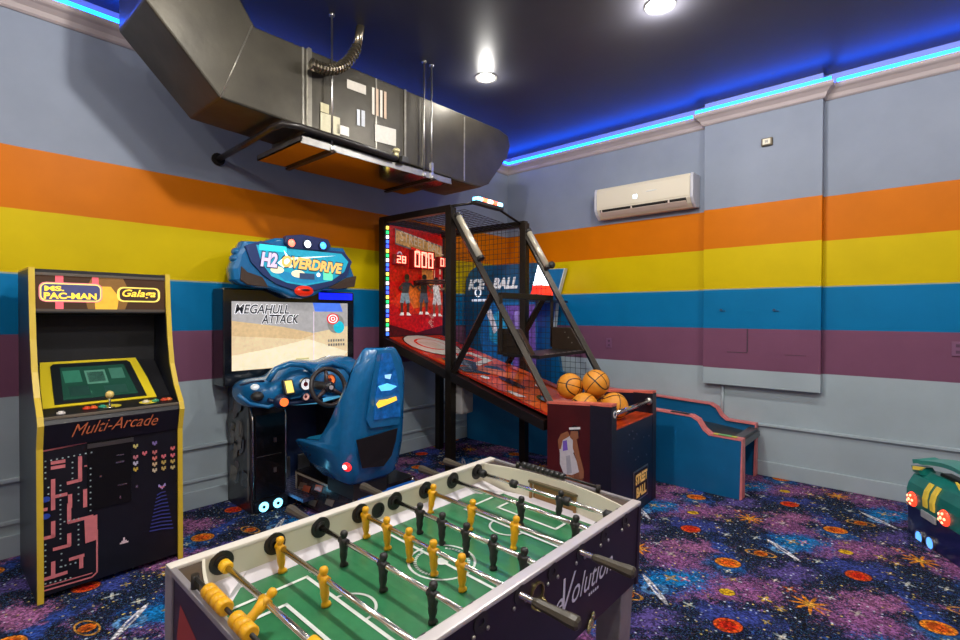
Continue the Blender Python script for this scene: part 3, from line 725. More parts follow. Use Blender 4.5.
S.poly([sp_(.67,.045),sp_(.70,.06),sp_(.72,.10),sp_(.82,.14),sp_(.82,.11),sp_(.74,.05),sp_(.69,.02)], (40,40,48)); S.poly([sp_(.67,.045),sp_(.70,.06),sp_(.705,.04),sp_(.68,.02)], (224,90,40)); S.poly([sp_(.74,.09),sp_(.82,.145),sp_(.82,.12),sp_(.76,.08)], (236,236,236))
for r in range(2):
    for i in range(7): S.rect(*sp_(.80+i*.024,.36-r*.07), *sp_(.816+i*.024,.40-r*.07), (96,92,88) if (i+r) % 3 else (120,116,110))
S.rect(*sp_(.5,.10), *sp_(.62,.125), (176,170,120))
scr = S.build('screen', print_mat('racer_screen', .15, emit=.85, coat=.3, noise=.10), rac)
TX = mat('screen_lettering', (40,42,52), .5); TW = mat('screen_lettering_outline', (236,236,240), .4, emit=1.)
for k_, dd, mm in ((.2405, .006, TW), (.2415, .0, TX)):
    p = rl((k_,0,0)).x
    text('screen_title', 'MEGAHULL', (p, sp_(.02,0)[0]-dd/2, sp_(0,.82)[1]-dd/2), (0,1,0), (0,0,1), .44+dd, .075+dd, mm, scr, shear=.25, bold=.045 if dd else .02)
    text('screen_title', 'ATTACK', (p, sp_(.22,0)[0]-dd/2, sp_(0,.67)[1]-dd/2), (0,1,0), (0,0,1), .32+dd, .075+dd, mm, scr, shear=.25, bold=.045 if dd else .02)
gl = MB(); gl.box(rl((.235,my1-.36,mz1-.07)), rl((.238,my1-.02,mz1-.01))); gl.build('painted_blue_reflection', mat('reflection_blue', (20,40,200), .2, emit=1.5, ecol=(10,30,230)), rac)  # blue reflection on the glossy housing, put in as a glowing strip

# marquee: traced outline on its front plane, pillowed
MX = .36
def mk(px, py): p = rs(MX, px, py); return (p.y, p.z)
out = [mk(*p) for p in ((241,239),(262,240),(275,236),(300,236),(326,241),(334,246),(347,247),(352,258),(355,268),(358,276),(357,285),(350,290),(338,291),(326,291),(316,297),(304,300),(292,299),(282,294),(268,289),(252,288),(238,285),(231,280),(229,268),(233,258),(234,252),(238,246))]
cyy = sum(p[0] for p in out)/len(out); czz = sum(p[1] for p in out)/len(out)
def ringat(k, x): return [Vector((x-RL[0], cyy+(h-cyy)*k, czz+(z-czz)*k)) for h, z in out]
m = MB(); m.loft([ringat(.82,.10), ringat(.91,.18), ringat(.955,.27), ringat(.96,.31), ringat(.94,.345), ringat(.88,.36)], smooth=False)
mar = m.build('marquee', M_RB, rac, bevel=.006)
def plate(name, pts, x, th, material, parent=mar, grow=0.):
    P_ = [mk(*p) for p in pts]; MB_ = MB().prism(P_, 0, x-RL[0], x+th-RL[0]); return MB_.build(name, material, parent, bevel=.004)
plate('marquee_frame', ((244,246),(260,241),(278,246),(300,248),(322,250),(343,252),(351,262),(346,276),(330,286),(316,290),(304,292),(292,290),(275,284),(262,275),(250,262)), .358, .02, mat('marquee_navy', (38,62,116), .3, coat=.3))
A = Art(0, .3795-RL[0], 1, .0006)
A.poly([mk(*p) for p in ((255,245),(300,250),(340,254),(347,262),(343,272),(330,281),(304,286),(286,283),(270,276),(260,262))], (24,134,160))
A.poly([mk(*p) for p in ((270,268),(300,276),(330,272),(328,280),(304,284),(284,281))], (20,110,150))
for c, rx in (((276,270),.055),((297,274),.06),((288,266),.03)): A.circ(mk(*c), rx, (222,206,166), 18, rx*.5)
A.rect(*mk(322,280), *mk(331,272), (96,214,160)); A.circ(mk(317,275), .018, (226,226,236), 14); A.rect(*mk(298,279), *mk(313,274), (40,60,90)); A.rect(*mk(258,250), *mk(285,247), (40,200,206))
art = A.build('marquee_print', P_GLOW, mar)
GT = mat('overdrive_gold', (240,196,110), .3, emit=.55); GW = mat('overdrive_white', (214,200,232), .3, emit=.55)
GO = mat('overdrive_outline', (30,50,90), .3)
a_, b_ = mk(259,269), mk(276,269); text('marquee_outline', 'H2', (.3835-RL[0], a_[0]-.008, a_[1]+.012), (0,1,-.02), (0,0,1), b_[0]-a_[0]+.016, .131, GO, mar, shear=.2, bold=.08); text('marquee_lettering', 'H2', (.384-RL[0], a_[0], a_[1]+.02), (0,1,-.02), (0,0,1), b_[0]-a_[0], .115, GW, mar, shear=.2, bold=.05)
a_, b_ = mk(280,270), mk(341,270); text('marquee_outline', 'OVERDRIVE', (.3838-RL[0], a_[0]-.008, a_[1]+.017), (0,1,-.05), (0,0,1), b_[0]-a_[0]+.016, .111, GO, mar, shear=.25, bold=.08); text('marquee_lettering', 'OVERDRIVE', (.385-RL[0], a_[0], a_[1]+.025), (0,1,-.05), (0,0,1), b_[0]-a_[0], .095, GT, mar, shear=.25, bold=.05)
A = Art(0, .386-RL[0]); A.poly([mk(*p) for p in ((276,263),(284,256),(282,250),(288,258),(335,256),(290,260),(282,268))], (236,240,230)); A.build('swoosh', P_GLOW, mar)
for pts in (((241,266),(247,272),(262,277),(268,287),(248,285),(240,280)), ((333,285),(346,278),(356,276),(354,287),(338,289),(328,288))):
    plate('speaker_grille', pts, .325, .045, mat('grille_brown', (66,48,36), .6, bump=.6, bscale=160.))
plate('lamp_bar', ((284,236),(300,235),(326,240),(329,247),(324,251),(288,249),(283,243)), .345, .05, mat('lamp_bar_navy', (34,46,96), .3, coat=.3))
for (px, py), c in zip(((289,243.5),(305,244.5),(320.5,246)), ((255,90,70),(226,240,255),(50,130,255))):
    h, z = mk(px,py); m = MB(); m.ring((.395-RL[0],h,z), 0, .030, .042, .012); m.build('lamp_bezel', M_RBD, mar)
    m = MB(); m.ell((.395-RL[0],h,z), (.02,.031,.031)); m.build('marquee_lamp', mat('lamp_%d' % c[0], c, .2, emit=5., ecol=c), mar)
h, z = mk(303,291); m = MB(); m.ell((.375-RL[0],h,z), (.035,.085,.045)); m.build('badge', mat('badge_red', (206,40,16), .25, emit=.5), mar)
m = MB(); m.ell((.385-RL[0],h,z+.005), (.03,.055,.016)); m.build('badge_emblem', mat('badge_dark', (60,20,16), .3), mar)
m = MB()
for i, (px, py) in enumerate(((239,251),(237,258))): h, z = mk(px,py); m.ell((.30-RL[0],h,z), (.05,.03,.03))
m.build('side_pod', M_RB, mar)

# dashboard: lofted hull from left to right
def dsec(y, xb, xf, zb, zt, n=14):
    cx, cz, rx, rz_ = (xb+xf)/2, (zb+zt)/2, (xf-xb)/2, (zt-zb)/2
    return [rl((cx+rx*math.copysign(abs(math.cos(2*math.pi*i/n))**.75, math.cos(2*math.pi*i/n)), y, cz+rz_*math.copysign(abs(math.sin(2*math.pi*i/n))**.75, math.sin(2*math.pi*i/n)))) for i in range(n)]
m = MB(); m.loft([dsec(-3.70,.30,.42,.88,.94), dsec(-3.68,.24,.54,.81,1.00), dsec(-3.60,.22,.60,.79,1.02), dsec(-3.50,.22,.66,.79,1.02), dsec(-3.44,.22,.58,.81,1.03), dsec(-3.38,.22,.60,.82,1.10), dsec(-3.24,.22,.62,.82,1.15), dsec(-3.14,.22,.60,.82,1.12), dsec(-3.06,.22,.66,.80,1.12), dsec(-2.98,.22,.66,.80,1.14), dsec(-2.84,.22,.66,.80,1.16), dsec(-2.72,.22,.62,.80,1.12), dsec(-2.64,.22,.56,.80,1.02), dsec(-2.58,.26,.44,.85,.95)])
dash = m.build('dashboard', M_RB, rac, subsurf=1)
m = MB(); m.ell(rl((.575,-3.63,.90)), (.05,.045,.035)); m.build('air_intake', DARKP, dash)
p = rs(.70,283,402); m = MB(); m.ell((p.x-.03,p.y,p.z), (.05,.055,.055)); m.build('button_pod', M_RBD, dash)
m = MB(); m.disc((p.x-.005,p.y,p.z), 0, .030, .030, 20); m.build('start_button', mat('orange_button', (250,110,50), .3, emit=1.2), dash)
p = rs(.60,255,387); m = MB(); m.ell((p.x,p.y,p.z), (.03,.03,.022)); m.build('round_button', mat('white_button', (230,236,240), .25, emit=.5), dash)
# gauges tilted toward the driver
def gauge(px, py, x, w, h, name, col, ringc=None):
    p = rs(x, px, py); M = Matrix.Translation(p) @ Matrix.Rotation(R_(-25), 4, 'Y')
    m = MB(); m.rbox((-.03,-w/2-.012,-h/2-.012), (.006,w/2+.012,h/2+.012), .008, M=M); o = m.build(name, DARKP if ringc is None else CHROME, dash)
    m = MB(); m.rbox((.004,-w/2,-h/2), (.010,w/2,h/2), .003, M=M); m.build(name+'_face', mat('gauge_%d_%d' % (col[0], col[2]), col, .3, emit=1.1), o)
gauge(289,387,.66,.055,.095,'digital_readout',(214,190,90))
for px, py, r, c in ((305,384,.052,(226,226,230)),(305,396.5,.032,(200,150,140)),(329,380,.05,(240,120,60))):
    p = rs(.665, px, py); m = MB(); m.ring(p, 0, r*.8, r, .02); o = m.build('round_gauge', CHROME, dash); m = MB(); m.disc((p.x+.004,p.y,p.z), 0, r*.82, .006, 20); m.build('gauge_dial', mat('dial_%d' % c[0], c, .3, emit=.7), o)
    m = MB(); m.box((p.x+.011,p.y-.003,p.z-.002), (p.x+.013,p.y+.003,p.z+r*.7)); m.disc((p.x+.011,p.y,p.z), 0, r*.35, .002, 14); m.build('gauge_needle', mat('needle_dark', (110,30,40), .4), o)
m = MB(); m.tube([rl((.50,-3.32,.80)), rl((.58,-3.15,.80)), rl((.50,-2.75,.83))], .016, 10); m.build('light_tube', mat('cyan_tube', (90,180,220), .25, emit=.6), rac)
for nm, pts, r_, mt in (('gauge_hood', ((268,381),(276,369),(290,364),(304,365),(313,372)), .022, M_RB), ('wheel_hood', ((312,376),(320,366),(332,363),(345,367),(350,376)), .020, M_RB), ('lower_lip', ((268,400),(285,404),(305,402),(322,400)), .016, M_RBD), ('vent_lip', ((238,395),(250,404),(268,407),(276,404)), .014, M_RB), ('vent_fin', ((240,385),(252,382),(264,381)), .008, M_RBD)):
    m = MB(); m.tube([rs(.64, *p) for p in pts], r_, 8); m.build(nm, mt, dash)
# steering wheel
wc = rs(.86,328.5,387); M = Matrix.Translation(wc) @ Matrix.Rotation(R_(-18), 4, 'Y')
m = MB(); pts = [M @ Vector((0,.140*math.cos(t*math.pi/18),.140*math.sin(t*math.pi/18))) for t in range(37)]
m.tube(pts, .0165, 12, caps=False); sw_ = m.build('steering_wheel', mat('wheel_rubber', (44,38,38), .45), rac)
m = MB()
for a in (90, 215, 325):
    c, s_ = math.cos(R_(a)), math.sin(R_(a)); m.tube([M @ Vector((-.012,0,0)), M @ Vector((-.006,.07*c,.07*s_)), M @ Vector((0,.135*c,.135*s_))], [.022,.016,.013], 8)
m.build('spoke', mat('spoke_grey', (70,58,60), .4, .4), sw_)
m = MB(); m.ell(wc+Vector((.01,0,0)), (.03,.045,.045)); m.build('hub', mat('hub_dark', (34,34,40), .25, coat=.5), sw_)
m = MB(); m.disc(wc+Vector((.036,0,0)), 0, .016, .006, 16); m.build('hub_badge', mat('badge_pale', (200,190,196), .3), sw_)
m = MB(); m.tube([wc, rl((.55,wc.y+RL[1],.95))], .035, 12); m.build('steering_column', DARKP, rac)

# platform and seat pod
PY0, PY1 = -3.27, -2.74
m = MB(); m.rbox(rl((.46,PY0,0)), rl((1.29,PY1,.26)), .006); plat = m.build('seat_platform', mat('platform_black', (18,16,16), .22, coat=.4), rac)
m = MB(); m.box(rl((.30,PY0+.02,.01)), rl((.46,PY1-.02,.09))); m.build('platform_link', M_RBD, rac)
A = Art(1, PY0-.0015-RL[1], -1)
def pf(u, v): return (.465+.82*u-RL[0], .01+.24*v)
A.poly([pf(0,0),pf(1,0),pf(1,1),pf(0,1)], (58,40,36))
for i in range(16):
    u = random.random()*.85; v = random.random()*.7; c = random.choice(((190,90,50),(150,136,118),(30,26,30),(226,110,60),(120,100,84)))
    A.poly([pf(u,v),pf(u+.12,v+.02),pf(u+.16,v+.25),pf(u+.03,v+.2)], c)
for u in (.0,.965): A.poly([pf(u,0),pf(u+.035,0),pf(u+.035,1),pf(u,1)], (176,164,150))
A.poly([pf(0,.93),pf(1,.93),pf(1,1),pf(0,1)], (176,160,140)); A.build('platform_print', P_GLOSS, plat)
m = MB(); m.box(rl((1.288,PY0+.01,.16)), rl((1.298,PY1-.01,.235))); m.box(rl((1.24,PY0+.04,.243)), rl((1.285,PY1-.04,.249))); m.build('blue_edge_light', mat('edge_blue', (30,90,170), .25, emit=.35), plat)
for yy in (PY0+.02, PY1-.02): MB().ell(rl((1.27,yy,.235)), (.03,.025,.028)).build('corner_cap', CHROME, plat)
SC = -3.175
def useg(z, hw, xr, xf, th=.035, hwf=None, rc=.10):
    """U-shaped horizontal section: rear at xr, side wings reaching forward to xf"""
    hwf = hwf or hw
    o = [(xf,-hwf),(xr-rc,-hw),(xr-rc*.3,-hw+rc*.25),(xr,-hw+rc),(xr+.004,0),(xr,hw-rc),(xr-rc*.3,hw-rc*.25),(xr-rc,hw),(xf,hwf)]
    i_ = [(xf,hwf-th),(xr-rc-.01,hw-th),(xr-rc*.3-th,hw-rc*.25-th),(xr-th,hw-rc-.01),(xr-th,0),(xr-th,-hw+rc+.01),(xr-rc*.3-th,-hw+rc*.25+th),(xr-rc-.01,-hw+th),(xf,-hwf+th)]
    return [rl((x, SC+y, z)) for x, y in o+i_]
m = MB(); m.loft([useg(.345,.17,1.34,1.18,rc=.06), useg(.38,.215,1.37,1.06,rc=.07), useg(.44,.235,1.39,.93), useg(.52,.245,1.405,.80), useg(.565,.25,1.41,.74), useg(.585,.25,1.415,.78), useg(.62,.25,1.42,1.06), useg(.78,.245,1.44,1.20), useg(.98,.235,1.46,1.33), useg(1.10,.215,1.485,1.40), useg(1.19,.175,1.50,1.43), useg(1.26,.125,1.505,1.40), useg(1.275,.11,1.50,1.41)], smooth=True)
seat = m.build('seat_shell', M_RB, rac)
m = MB(); m.loft([[rl((1.15+(x-1.15)*k,SC+y*k,z)) for x, y in ((.745,-.15),(.79,-.215),(1.37,-.215),(1.385,-.12),(1.385,.12),(1.37,.215),(.79,.215),(.745,.15))] for z, k in ((.35,.55),(.42,.8),(.50,1.),(.572,1.),(.58,.97))], smooth=False); m.build('seat_cushion', mat('seat_blue', (30,124,164), .26, coat=.3), seat)
m = MB(); m.rbox(rl((1.375,SC-.15,.50)), rl((1.40,SC+.15,1.12)), .02); m.build('seat_back_pad', mat('seat_blue', (26,110,150)), seat)
def sb(px, py, x=1.455): p = rs(x, px, py); return (p.y, p.z)
def srear(pts, th, name, material, dx=0.):
    vs = []
    for px, py in pts:
        p = rs(1.46, px, py); z = p.z; x = 1.425+max(0,z-.58)*.115+dx; p = rs(x+.012, px, py); vs.append(p)
    m = MB(); n = len(vs); hi = [v+Vector((th,0,0)) for v in vs]
    m._add(vs+hi, [list(range(n))[::-1],[i+n for i in range(n)]]+[(i,(i+1)%n,(i+1)%n+n,i+n) for i in range(n)])
    return m.build(name, material, seat)
srear(((377,350),(392,350),(401,368),(402,395),(398,424),(370,428),(366,420)), .010, 'seat_rear_frame', mat('racer_blue', (24,92,138)))
gp = srear(((380.5,353),(389,353),(395,372),(398,395),(399,416),(372.5,420),(374,400),(377,375)), .016, 'seat_rear_graphic', mat('graphic_blue', (20,96,170), .25, emit=.25, noise=.6, nscale=22., coat=.4))
def gz(px, py): p = rs(1.50, px, py); return p+Vector((.012,0,0))
m = MB(); m.poly([gz(*p) for p in ((375,404),(378,400),(386,399),(395,396),(396,400),(387,404),(377,408))], srgb(230,190,60)); m.poly([gz(*p) for p in ((383,370),(387,366),(391,372),(389,379),(384,378))], srgb(140,190,230)); m.poly([gz(*p) for p in ((377,386),(386,383),(396,386),(390,390),(380,391))], srgb(90,190,226)); m.poly([gz(*p) for p in ((383,358),(386,358),(387,364),(383,364))], srgb(200,120,110))
m.build('graphic_print', P_GLOW, gp, recalc=False)
srear(((356,440),(378,434),(397,428),(395,441),(391,455),(383,466),(362,468)), .008, 'seat_rear_recess', mat('recess_black', (18,14,16), .5), -.004)
p = survey(1, SC-.25, 347, 467)-Vector(RL); m = MB(); m.ell((p.x,p.y,p.z), (.045,.02,.028)); m.build('side_lamp', mat('side_lamp_red', (220,40,40), .25, emit=1.4), seat)
m = MB(); m.ell((p.x,p.y-.014,p.z+.002), (.024,.012,.014)); m.build('lamp_core', mat('lamp_core', (255,236,230), .25, emit=4.), seat)
m = MB(); m.box(rl((1.0,SC-.14,.24)), rl((1.32,SC+.14,.38))); m.build('seat_mount', DARKP, rac)
# ================================================================== BASKETBALL MACHINE
bk = thing('basketball_arcade_machine', 'red and black basketball hoop arcade machine with wire cage and lit scoreboard', 'arcade machine', (2.58,-1.68,0), R_(2.73))
M_CAGE = mat('cage_steel', (40,34,28), .35, .5, noise=.15)
M_NAVY = mat('navy_front', (16,20,44), .38, noise=.2)
M_DRED = mat('dark_red_side', (70,14,16), .35, noise=.3, nscale=4.)
for s in (-1, 1):
    ys = sorted((s*.425, s*.355))
    sd = MB().prism([(-.515,0),(-.004,0),(-.004,.868),(-.515,.835)], 1, *ys).build('cabinet_side', M_DRED if s < 0 else M_NAVY, bk, bevel=.004)
    MB().prism([(-.52,.832),(.003,.866),(.003,.884),(-.52,.85)], 1, ys[0]-.004, ys[1]+.004).build('coral_cap', mat('coral_cap', (222,110,92), .4, noise=.25, nscale=12.), sd)
    MB().box((-.16,ys[0]-.006,0),(.002,ys[1]+.006,.862)).build('corner_post', mat('navy_post', (20,18,34), .38, noise=.15), sd)
fp = MB().box((-.03,-.355,.0), (0,.355,.70)).build('front_panel', M_NAVY, bk, bevel=.003)
MB().prism([(-.03,.695),(.004,.695),(.004,.703),(-.05,.704),(-.14,.705),(-.14,.695)], 1, -.355, .355).build('tray_lip', mat('orange_lip', (196,66,22), .35, noise=.3, nscale=9.), bk)
A = Art(0, .0045); 
for y0_, y1_, c in ((-.355,.355,(30,20,40)),): A.rect(y0_,.70,y1_,.705,c)
m = MB(); m.tube([(-.03,-.36,.80),(-.03,.36,.80)], .017, 14); bar_ = m.build('chrome_bar', CHROME, bk)
m = MB(); m.ell((-.03,.345,.80), (.03,.018,.03)); m.build('bar_end', STEEL, bar_)
m = MB(); m.box((-.515,-.355,.60), (-.03,.355,.695)); m.build('ball_tray', mat('tray_black', (24,18,18), .5), bk)
m = MB(); m.box((-.55,-.36,.0), (-.515,.36,.60)); m.build('rear_panel', BLACK, bk)
MB().disc((.0035,-.385,.81), 0, .026, .003, 20).build('round_sticker', mat('sticker_white', (226,226,230), .4), bk)
MB().disc((.0065,-.385,.81), 0, .013, .001, 16).build('sticker_mark', mat('sticker_dark', (40,40,60), .4), bk)
# framed plate on the front
m = MB(); m.rbox((.0,-.045,.085), (.006,.245,.325), .002); pl = m.build('price_plate', STEEL, bk)
m = MB(); m.box((.006,-.033,.097), (.0075,.233,.313)); m.build('plate_ground', mat('plate_dark', (44,20,20), .4), pl)
TG = mat('gold_lettering', (232,180,100), .4, emit=.25)
text('plate_lettering', 'STREET', (.008,-.018,.215), (0,1,0), (0,0,1), .235, .08, TG, pl, bold=.05)
text('plate_lettering', 'BALL', (.008,.0,.115), (0,1,0), (0,0,1), .20, .08, TG, pl, bold=.05)
m = MB()
for y_, z_ in ((-.12,.62),(-.06,.635),(.02,.6),(-.04,.575),(-.14,.50),(-.07,.51),(.0,.41),(.05,.42),(.16,.55),(.27,.54),(.22,.40)): m.disc((0,y_,z_), 0, .006, .004, 10)
m.build('screw', mat('screw_dull', (110,112,130), .35, .7), bk)
# flat printed player on the left side (white uniform, bent over)
A = Art(1, -.4275, -1)
def pq(px, py): p = survey(1, -.4275, px, py, bk); return (p.x, p.z)
sk, wh, dk = (150,96,66), (206,200,206), (54,42,44)
A.poly([pq(*p) for p in ((565,468),(573,470),(575,480),(577,490),(570,490),(567,480))], sk)
A.poly([pq(*p) for p in ((573,466),(580,464),(583,478),(580,490),(575,490),(575,478))], (130,80,56))
A.poly([pq(*p) for p in ((560,452),(572,450),(577,462),(579,472),(572,475),(564,474),(560,464))], wh)
A.poly([pq(*p) for p in ((566,456),(570,455),(572,473),(567,474))], (168,166,176))
A.poly([pq(*p) for p in ((561,437),(568,434),(575,440),(575,452),(567,455),(560,453),(559,444))], wh)
A.poly([pq(*p) for p in ((563,441),(567,440),(568,450),(563,451))], (120,90,190))
A.poly([pq(*p) for p in ((558,440),(561,434),(568,431),(570,436),(563,440),(561,449),(559,449))], sk)
A.poly([pq(*p) for p in ((573,438),(577,440),(580,455),(584,470),(584,478),(580,479),(579,471),(576,458),(573,448))], sk)
A.circ(pq(575,432), .036, dk, 16, .05); A.poly([pq(*p) for p in ((571,431),(578,431),(579,438),(574,441),(570,437))], sk)
A.line([pq(570,428.5), pq(580,428)], .016, (230,230,230))
A.build('player_print', P_GLOSS, bk)
# legs, rails, ramp
pY = .400
for s in (-1, 1):
    xp = -1.52 if s < 0 else -1.28; zt = 0. if s < 0 else -.05
    m = MB(); m.rbox((xp-.035,s*pY-.035,0), (xp+.035,s*pY+.035,2.44+zt), .004); m.rbox((xp-.07,s*pY-.06,0), (xp+.07,s*pY+.06,.012), .003); m.build('post', M_CAGE, bk)
    m = MB(); m.rbox((-2.45,s*pY-.03,2.40+zt), (xp+.02,s*pY+.03,2.46+zt), .004); m.build('top_beam', M_CAGE, bk)
    m = MB(); m.rbox((-2.45,s*pY-.035,1.15), (-2.38,s*pY+.035,2.44), .004); m.rbox((-2.45,s*pY-.035,0), (-2.38,s*pY+.035,1.2), .004); m.build('rear_post', M_CAGE, bk)
    yy = sorted((s*(pY-.03), s*(pY+.035)))
    m = MB(); m.prism([(-2.42,1.20),(-.54,.625),(-.54,.70),(-2.42,1.285)], 1, *yy); m.build('ramp_rail', mat('rail_black', (28,22,20), .35, .2), bk)
    bx0, bx1, bz1 = xp+(-.01 if s < 0 else -.05), (-.50 if s < 0 else -.43), (.83 if s < 0 else .89)
    o = MB(); o.tube([(bx0,s*pY,2.43+zt),(bx1,s*pY,bz1)], .032, 4, smooth=False); o.build('diagonal_brace', M_CAGE, bk)
    o = MB(); o.tube([(-1.06,s*pY,1.66),(-1.50,s*pY,.97)], .034, 4, smooth=False); o.build('lower_brace', M_CAGE, bk)
    o = MB(); o.tube([(-.97,s*pY,1.66),(-.97,s*pY,1.20)], .018, 4, smooth=False); o.build('drop_bar', M_CAGE, bk)
    # fluorescent style tube housing clamped to the brace
    dx, dz = (bx1-bx0), (bz1-2.43-zt); L = math.hypot(dx, dz); ux, uz = dx/L, dz/L
    Lt = .46 if s < 0 else .42; c0 = Vector((bx0+ux*.12+.035, s*pY, 2.43+zt+uz*.12+.03)); c1 = c0+Vector((ux*Lt,0,uz*Lt))
    o = MB(); o.tube([c0,c1], .028, 12); tb = o.build('lamp_tube', mat('tube_housing', (205,196,176), .25, .5, emit=.12), bk)
    for c_e in (c0, c1):
        o = MB(); o.tube([c_e-Vector((ux*.012,0,uz*.012)),c_e+Vector((ux*.015,0,uz*.015))], .032, 12); o.build('tube_cap', DARKP, tb)
    if s > 0: o = MB(); o.ell(c1+Vector((.03,.02,.02)), (.035,.035,.035)); o.build('round_knob', DARKP, bk)
    # gusset boxes beside the hoop shelf
    gx_ = -.09 if s < 0 else 0.; m = MB(); m.prism([(-.94+gx_,1.17),(-.60+gx_,1.17),(-.74+gx_,1.385),(-.94+gx_,1.385)], 1, *sorted((s*(pY-.035), s*(pY-.10))) if s < 0 else (pY-.05, pY+.035)); g_ = m.build('hoop_box', mat('hoop_box', (46,34,24), .4, .2, noise=.2), bk, bevel=.005)
    m = MB()
    for i in range(3): m.disc((-.80+gx_+.035*i,(-pY+.034 if s < 0 else pY-.051),1.34-.045*i), 1, .006, -.004, 8)
    m.build('screw', STEEL, g_)
m = MB(); m.rbox((-1.0,-pY,1.63), (-.95,pY,1.68), .004); m.build('cross_bar', M_CAGE, bk)
m = MB(); m.rbox((-2.44,-pY,2.40), (-2.38,pY,2.46), .004); m.build('cross_bar', M_CAGE, bk)
m = MB(); m.prism([(-.95,1.16),(-.60,1.16),(-.60,1.185),(-.95,1.185)], 1, -pY, pY); sh = m.build('hoop_shelf', mat('shelf_black', (30,26,24), .35, .3), bk, bevel=.003)
m = MB()
for i in range(7): m.box((-.62,-.30+i*.09,1.186), (-.60,-.26+i*.09,1.192))
m.build('shelf_slot', STEEL, sh)
m = MB(); m.prism([(-2.40,1.27),(-.40,.685),(-.40,.70),(-2.40,1.285)], 1, -pY+.03, pY-.03); deck_ = m.build('ramp_deck', mat('ramp_red', (200,46,20), .22, coat=.5, noise=.2, nscale=5.), bk)
def rp(u, v):   # u: 0 (back) .. 1 (front), v: -1 left .. 1 right
    return Vector((-2.40+2.0*u, v*(pY-.035), 1.287-.585*u))
m = MB(); k_ = [0]
def rpoly(pts, col):
    k_[0] += 1; m.poly([rp(*p)+Vector((0,0,.0006*k_[0])) for p in pts], srgb(col))
def rell(u, v, ru, rv, col, n=24, a0=0, a1=360): rpoly([(u+ru*math.cos(R_(a0+(a1-a0)*i/n)), v+rv*math.sin(R_(a0+(a1-a0)*i/n))) for i in range(n)], col)
rpoly([(.33,-1),(1,-1),(1,1),(.33,1)], (216,74,26)); rpoly([(.62,-1),(.86,-1),(.80,1),(.55,1)], (224,92,34))
rell(.16,-.15,.155,.80,(30,26,26)); rell(.16,-.15,.148,.76,(214,206,192)); rell(.15,-.15,.085,.48,(226,60,34)); rell(.15,-.12,.075,.42,(218,208,196)); rpoly([(.10,-.5),(.22,-.3),(.24,.1),(.13,.1)], (206,196,180))
rpoly([(.26,-.2),(.36,-.6),(.46,-.1),(.42,.7),(.30,.6)], (214,206,196)); rpoly([(.29,0),(.36,-.3),(.42,0),(.40,.45),(.32,.4)], (210,64,30)); rpoly([(.31,.05),(.36,-.1),(.39,.1),(.37,.3)], (60,40,40))
rpoly([(.33,-.8),(.40,-.9),(.47,-.3),(.42,0),(.36,-.2)], (56,58,70)); rpoly([(.44,-.9),(.50,-.95),(.56,-.4),(.52,.1),(.46,-.3)], (46,42,44)); rell(.52,.1,.05,.3,(70,66,66))
rpoly([(.46,-.2),(.6,.5),(.66,.1),(.5,-.5)], (236,120,60)); rell(.66,-.25,.07,.14,(40,24,22)); rell(.58,-.72,.02,.10,(240,236,230)); rell(.84,-.35,.035,.18,(30,24,30)); rell(.845,-.35,.026,.13,(30,110,160)); rpoly([(.72,-.95),(.78,-.95),(.80,-.75),(.73,-.8)], (236,230,226)); rell(.74,.3,.02,.09,(240,236,226))
rpoly([(.86,-.2),(1,-.5),(1,.9),(.88,.8)], (214,120,96)); rpoly([(.5,.72),(.95,.72),(.97,.98),(.48,.98)], (220,90,40))
m.build('ramp_print', P_GLOSS, deck_, recalc=False)
m = MB(); m.prism([(-2.40,1.17),(-.56,.60),(-.56,.64),(-2.40,1.21)], 1, -.28, .28); m.build('ramp_underside', BLACK, bk)
m = MB(); m.rbox((-1.55,-.36,.62), (-1.42,-.20,.88), .02); m.rbox((-1.52,-.35,.86), (-1.44,-.22,.98), .02); m.build('grey_housing', mat('housing_grey', (150,148,146), .4), bk)  # two plain grey boxes under the ramp
# score board
bp_ = MB().box((-2.40,-.43,1.235), (-2.365,.43,2.43)).build('scoreboard', mat('board_black', (20,12,12), .35), bk)
A = Art(0, -2.3635, 1, .0008)
def bq(px, py): p = survey(0, -2.3635, px, py, bk); return (p.y, p.z)
A.rect(-.375,1.285,.39,2.385,(176,10,8)); A.poly([(-.375,1.285),(.39,1.285),(.39,1.38),(.0,1.31),(-.375,1.40)], (70,6,6)); A.poly([(-.375,1.62),(-.1,1.50),(.2,1.52),(.39,1.46),(.39,1.75),(.1,1.80),(-.2,1.74)], (200,40,14)); A.poly([(-.2,1.78),(.1,1.84),(.2,1.6),(-.05,1.56)], (206,96,30)); A.poly([(.12,1.6),(.39,1.56),(.39,1.7),(.2,1.76)], (190,60,40))
A.poly([(.07,1.80),(.24,1.82),(.24,2.02),(.07,2.0)], (200,120,50)); A.line([(.26,1.62),(.26,2.10),(-.05,2.08)], .012, (206,170,140))
for i in range(7): A.rect(.33,1.60+i*.085,.355,1.655+i*.085,(200,150,130) if i % 2 else (230,190,160))
A.poly([(-.31,2.20),(.375,2.10),(.375,2.25),(-.31,2.36)], (110,96,100)); A.poly([(-.30,2.215),(.365,2.115),(.365,2.235),(-.30,2.345)], (196,150,90))
A.circ((-.25,2.10), .035, (190,170,190)); A.circ((-.25,2.10), .02, (120,30,40)); A.poly([(-.10,2.20),(.22,2.15),(.24,2.09),(-.08,2.12)], (250,36,24))
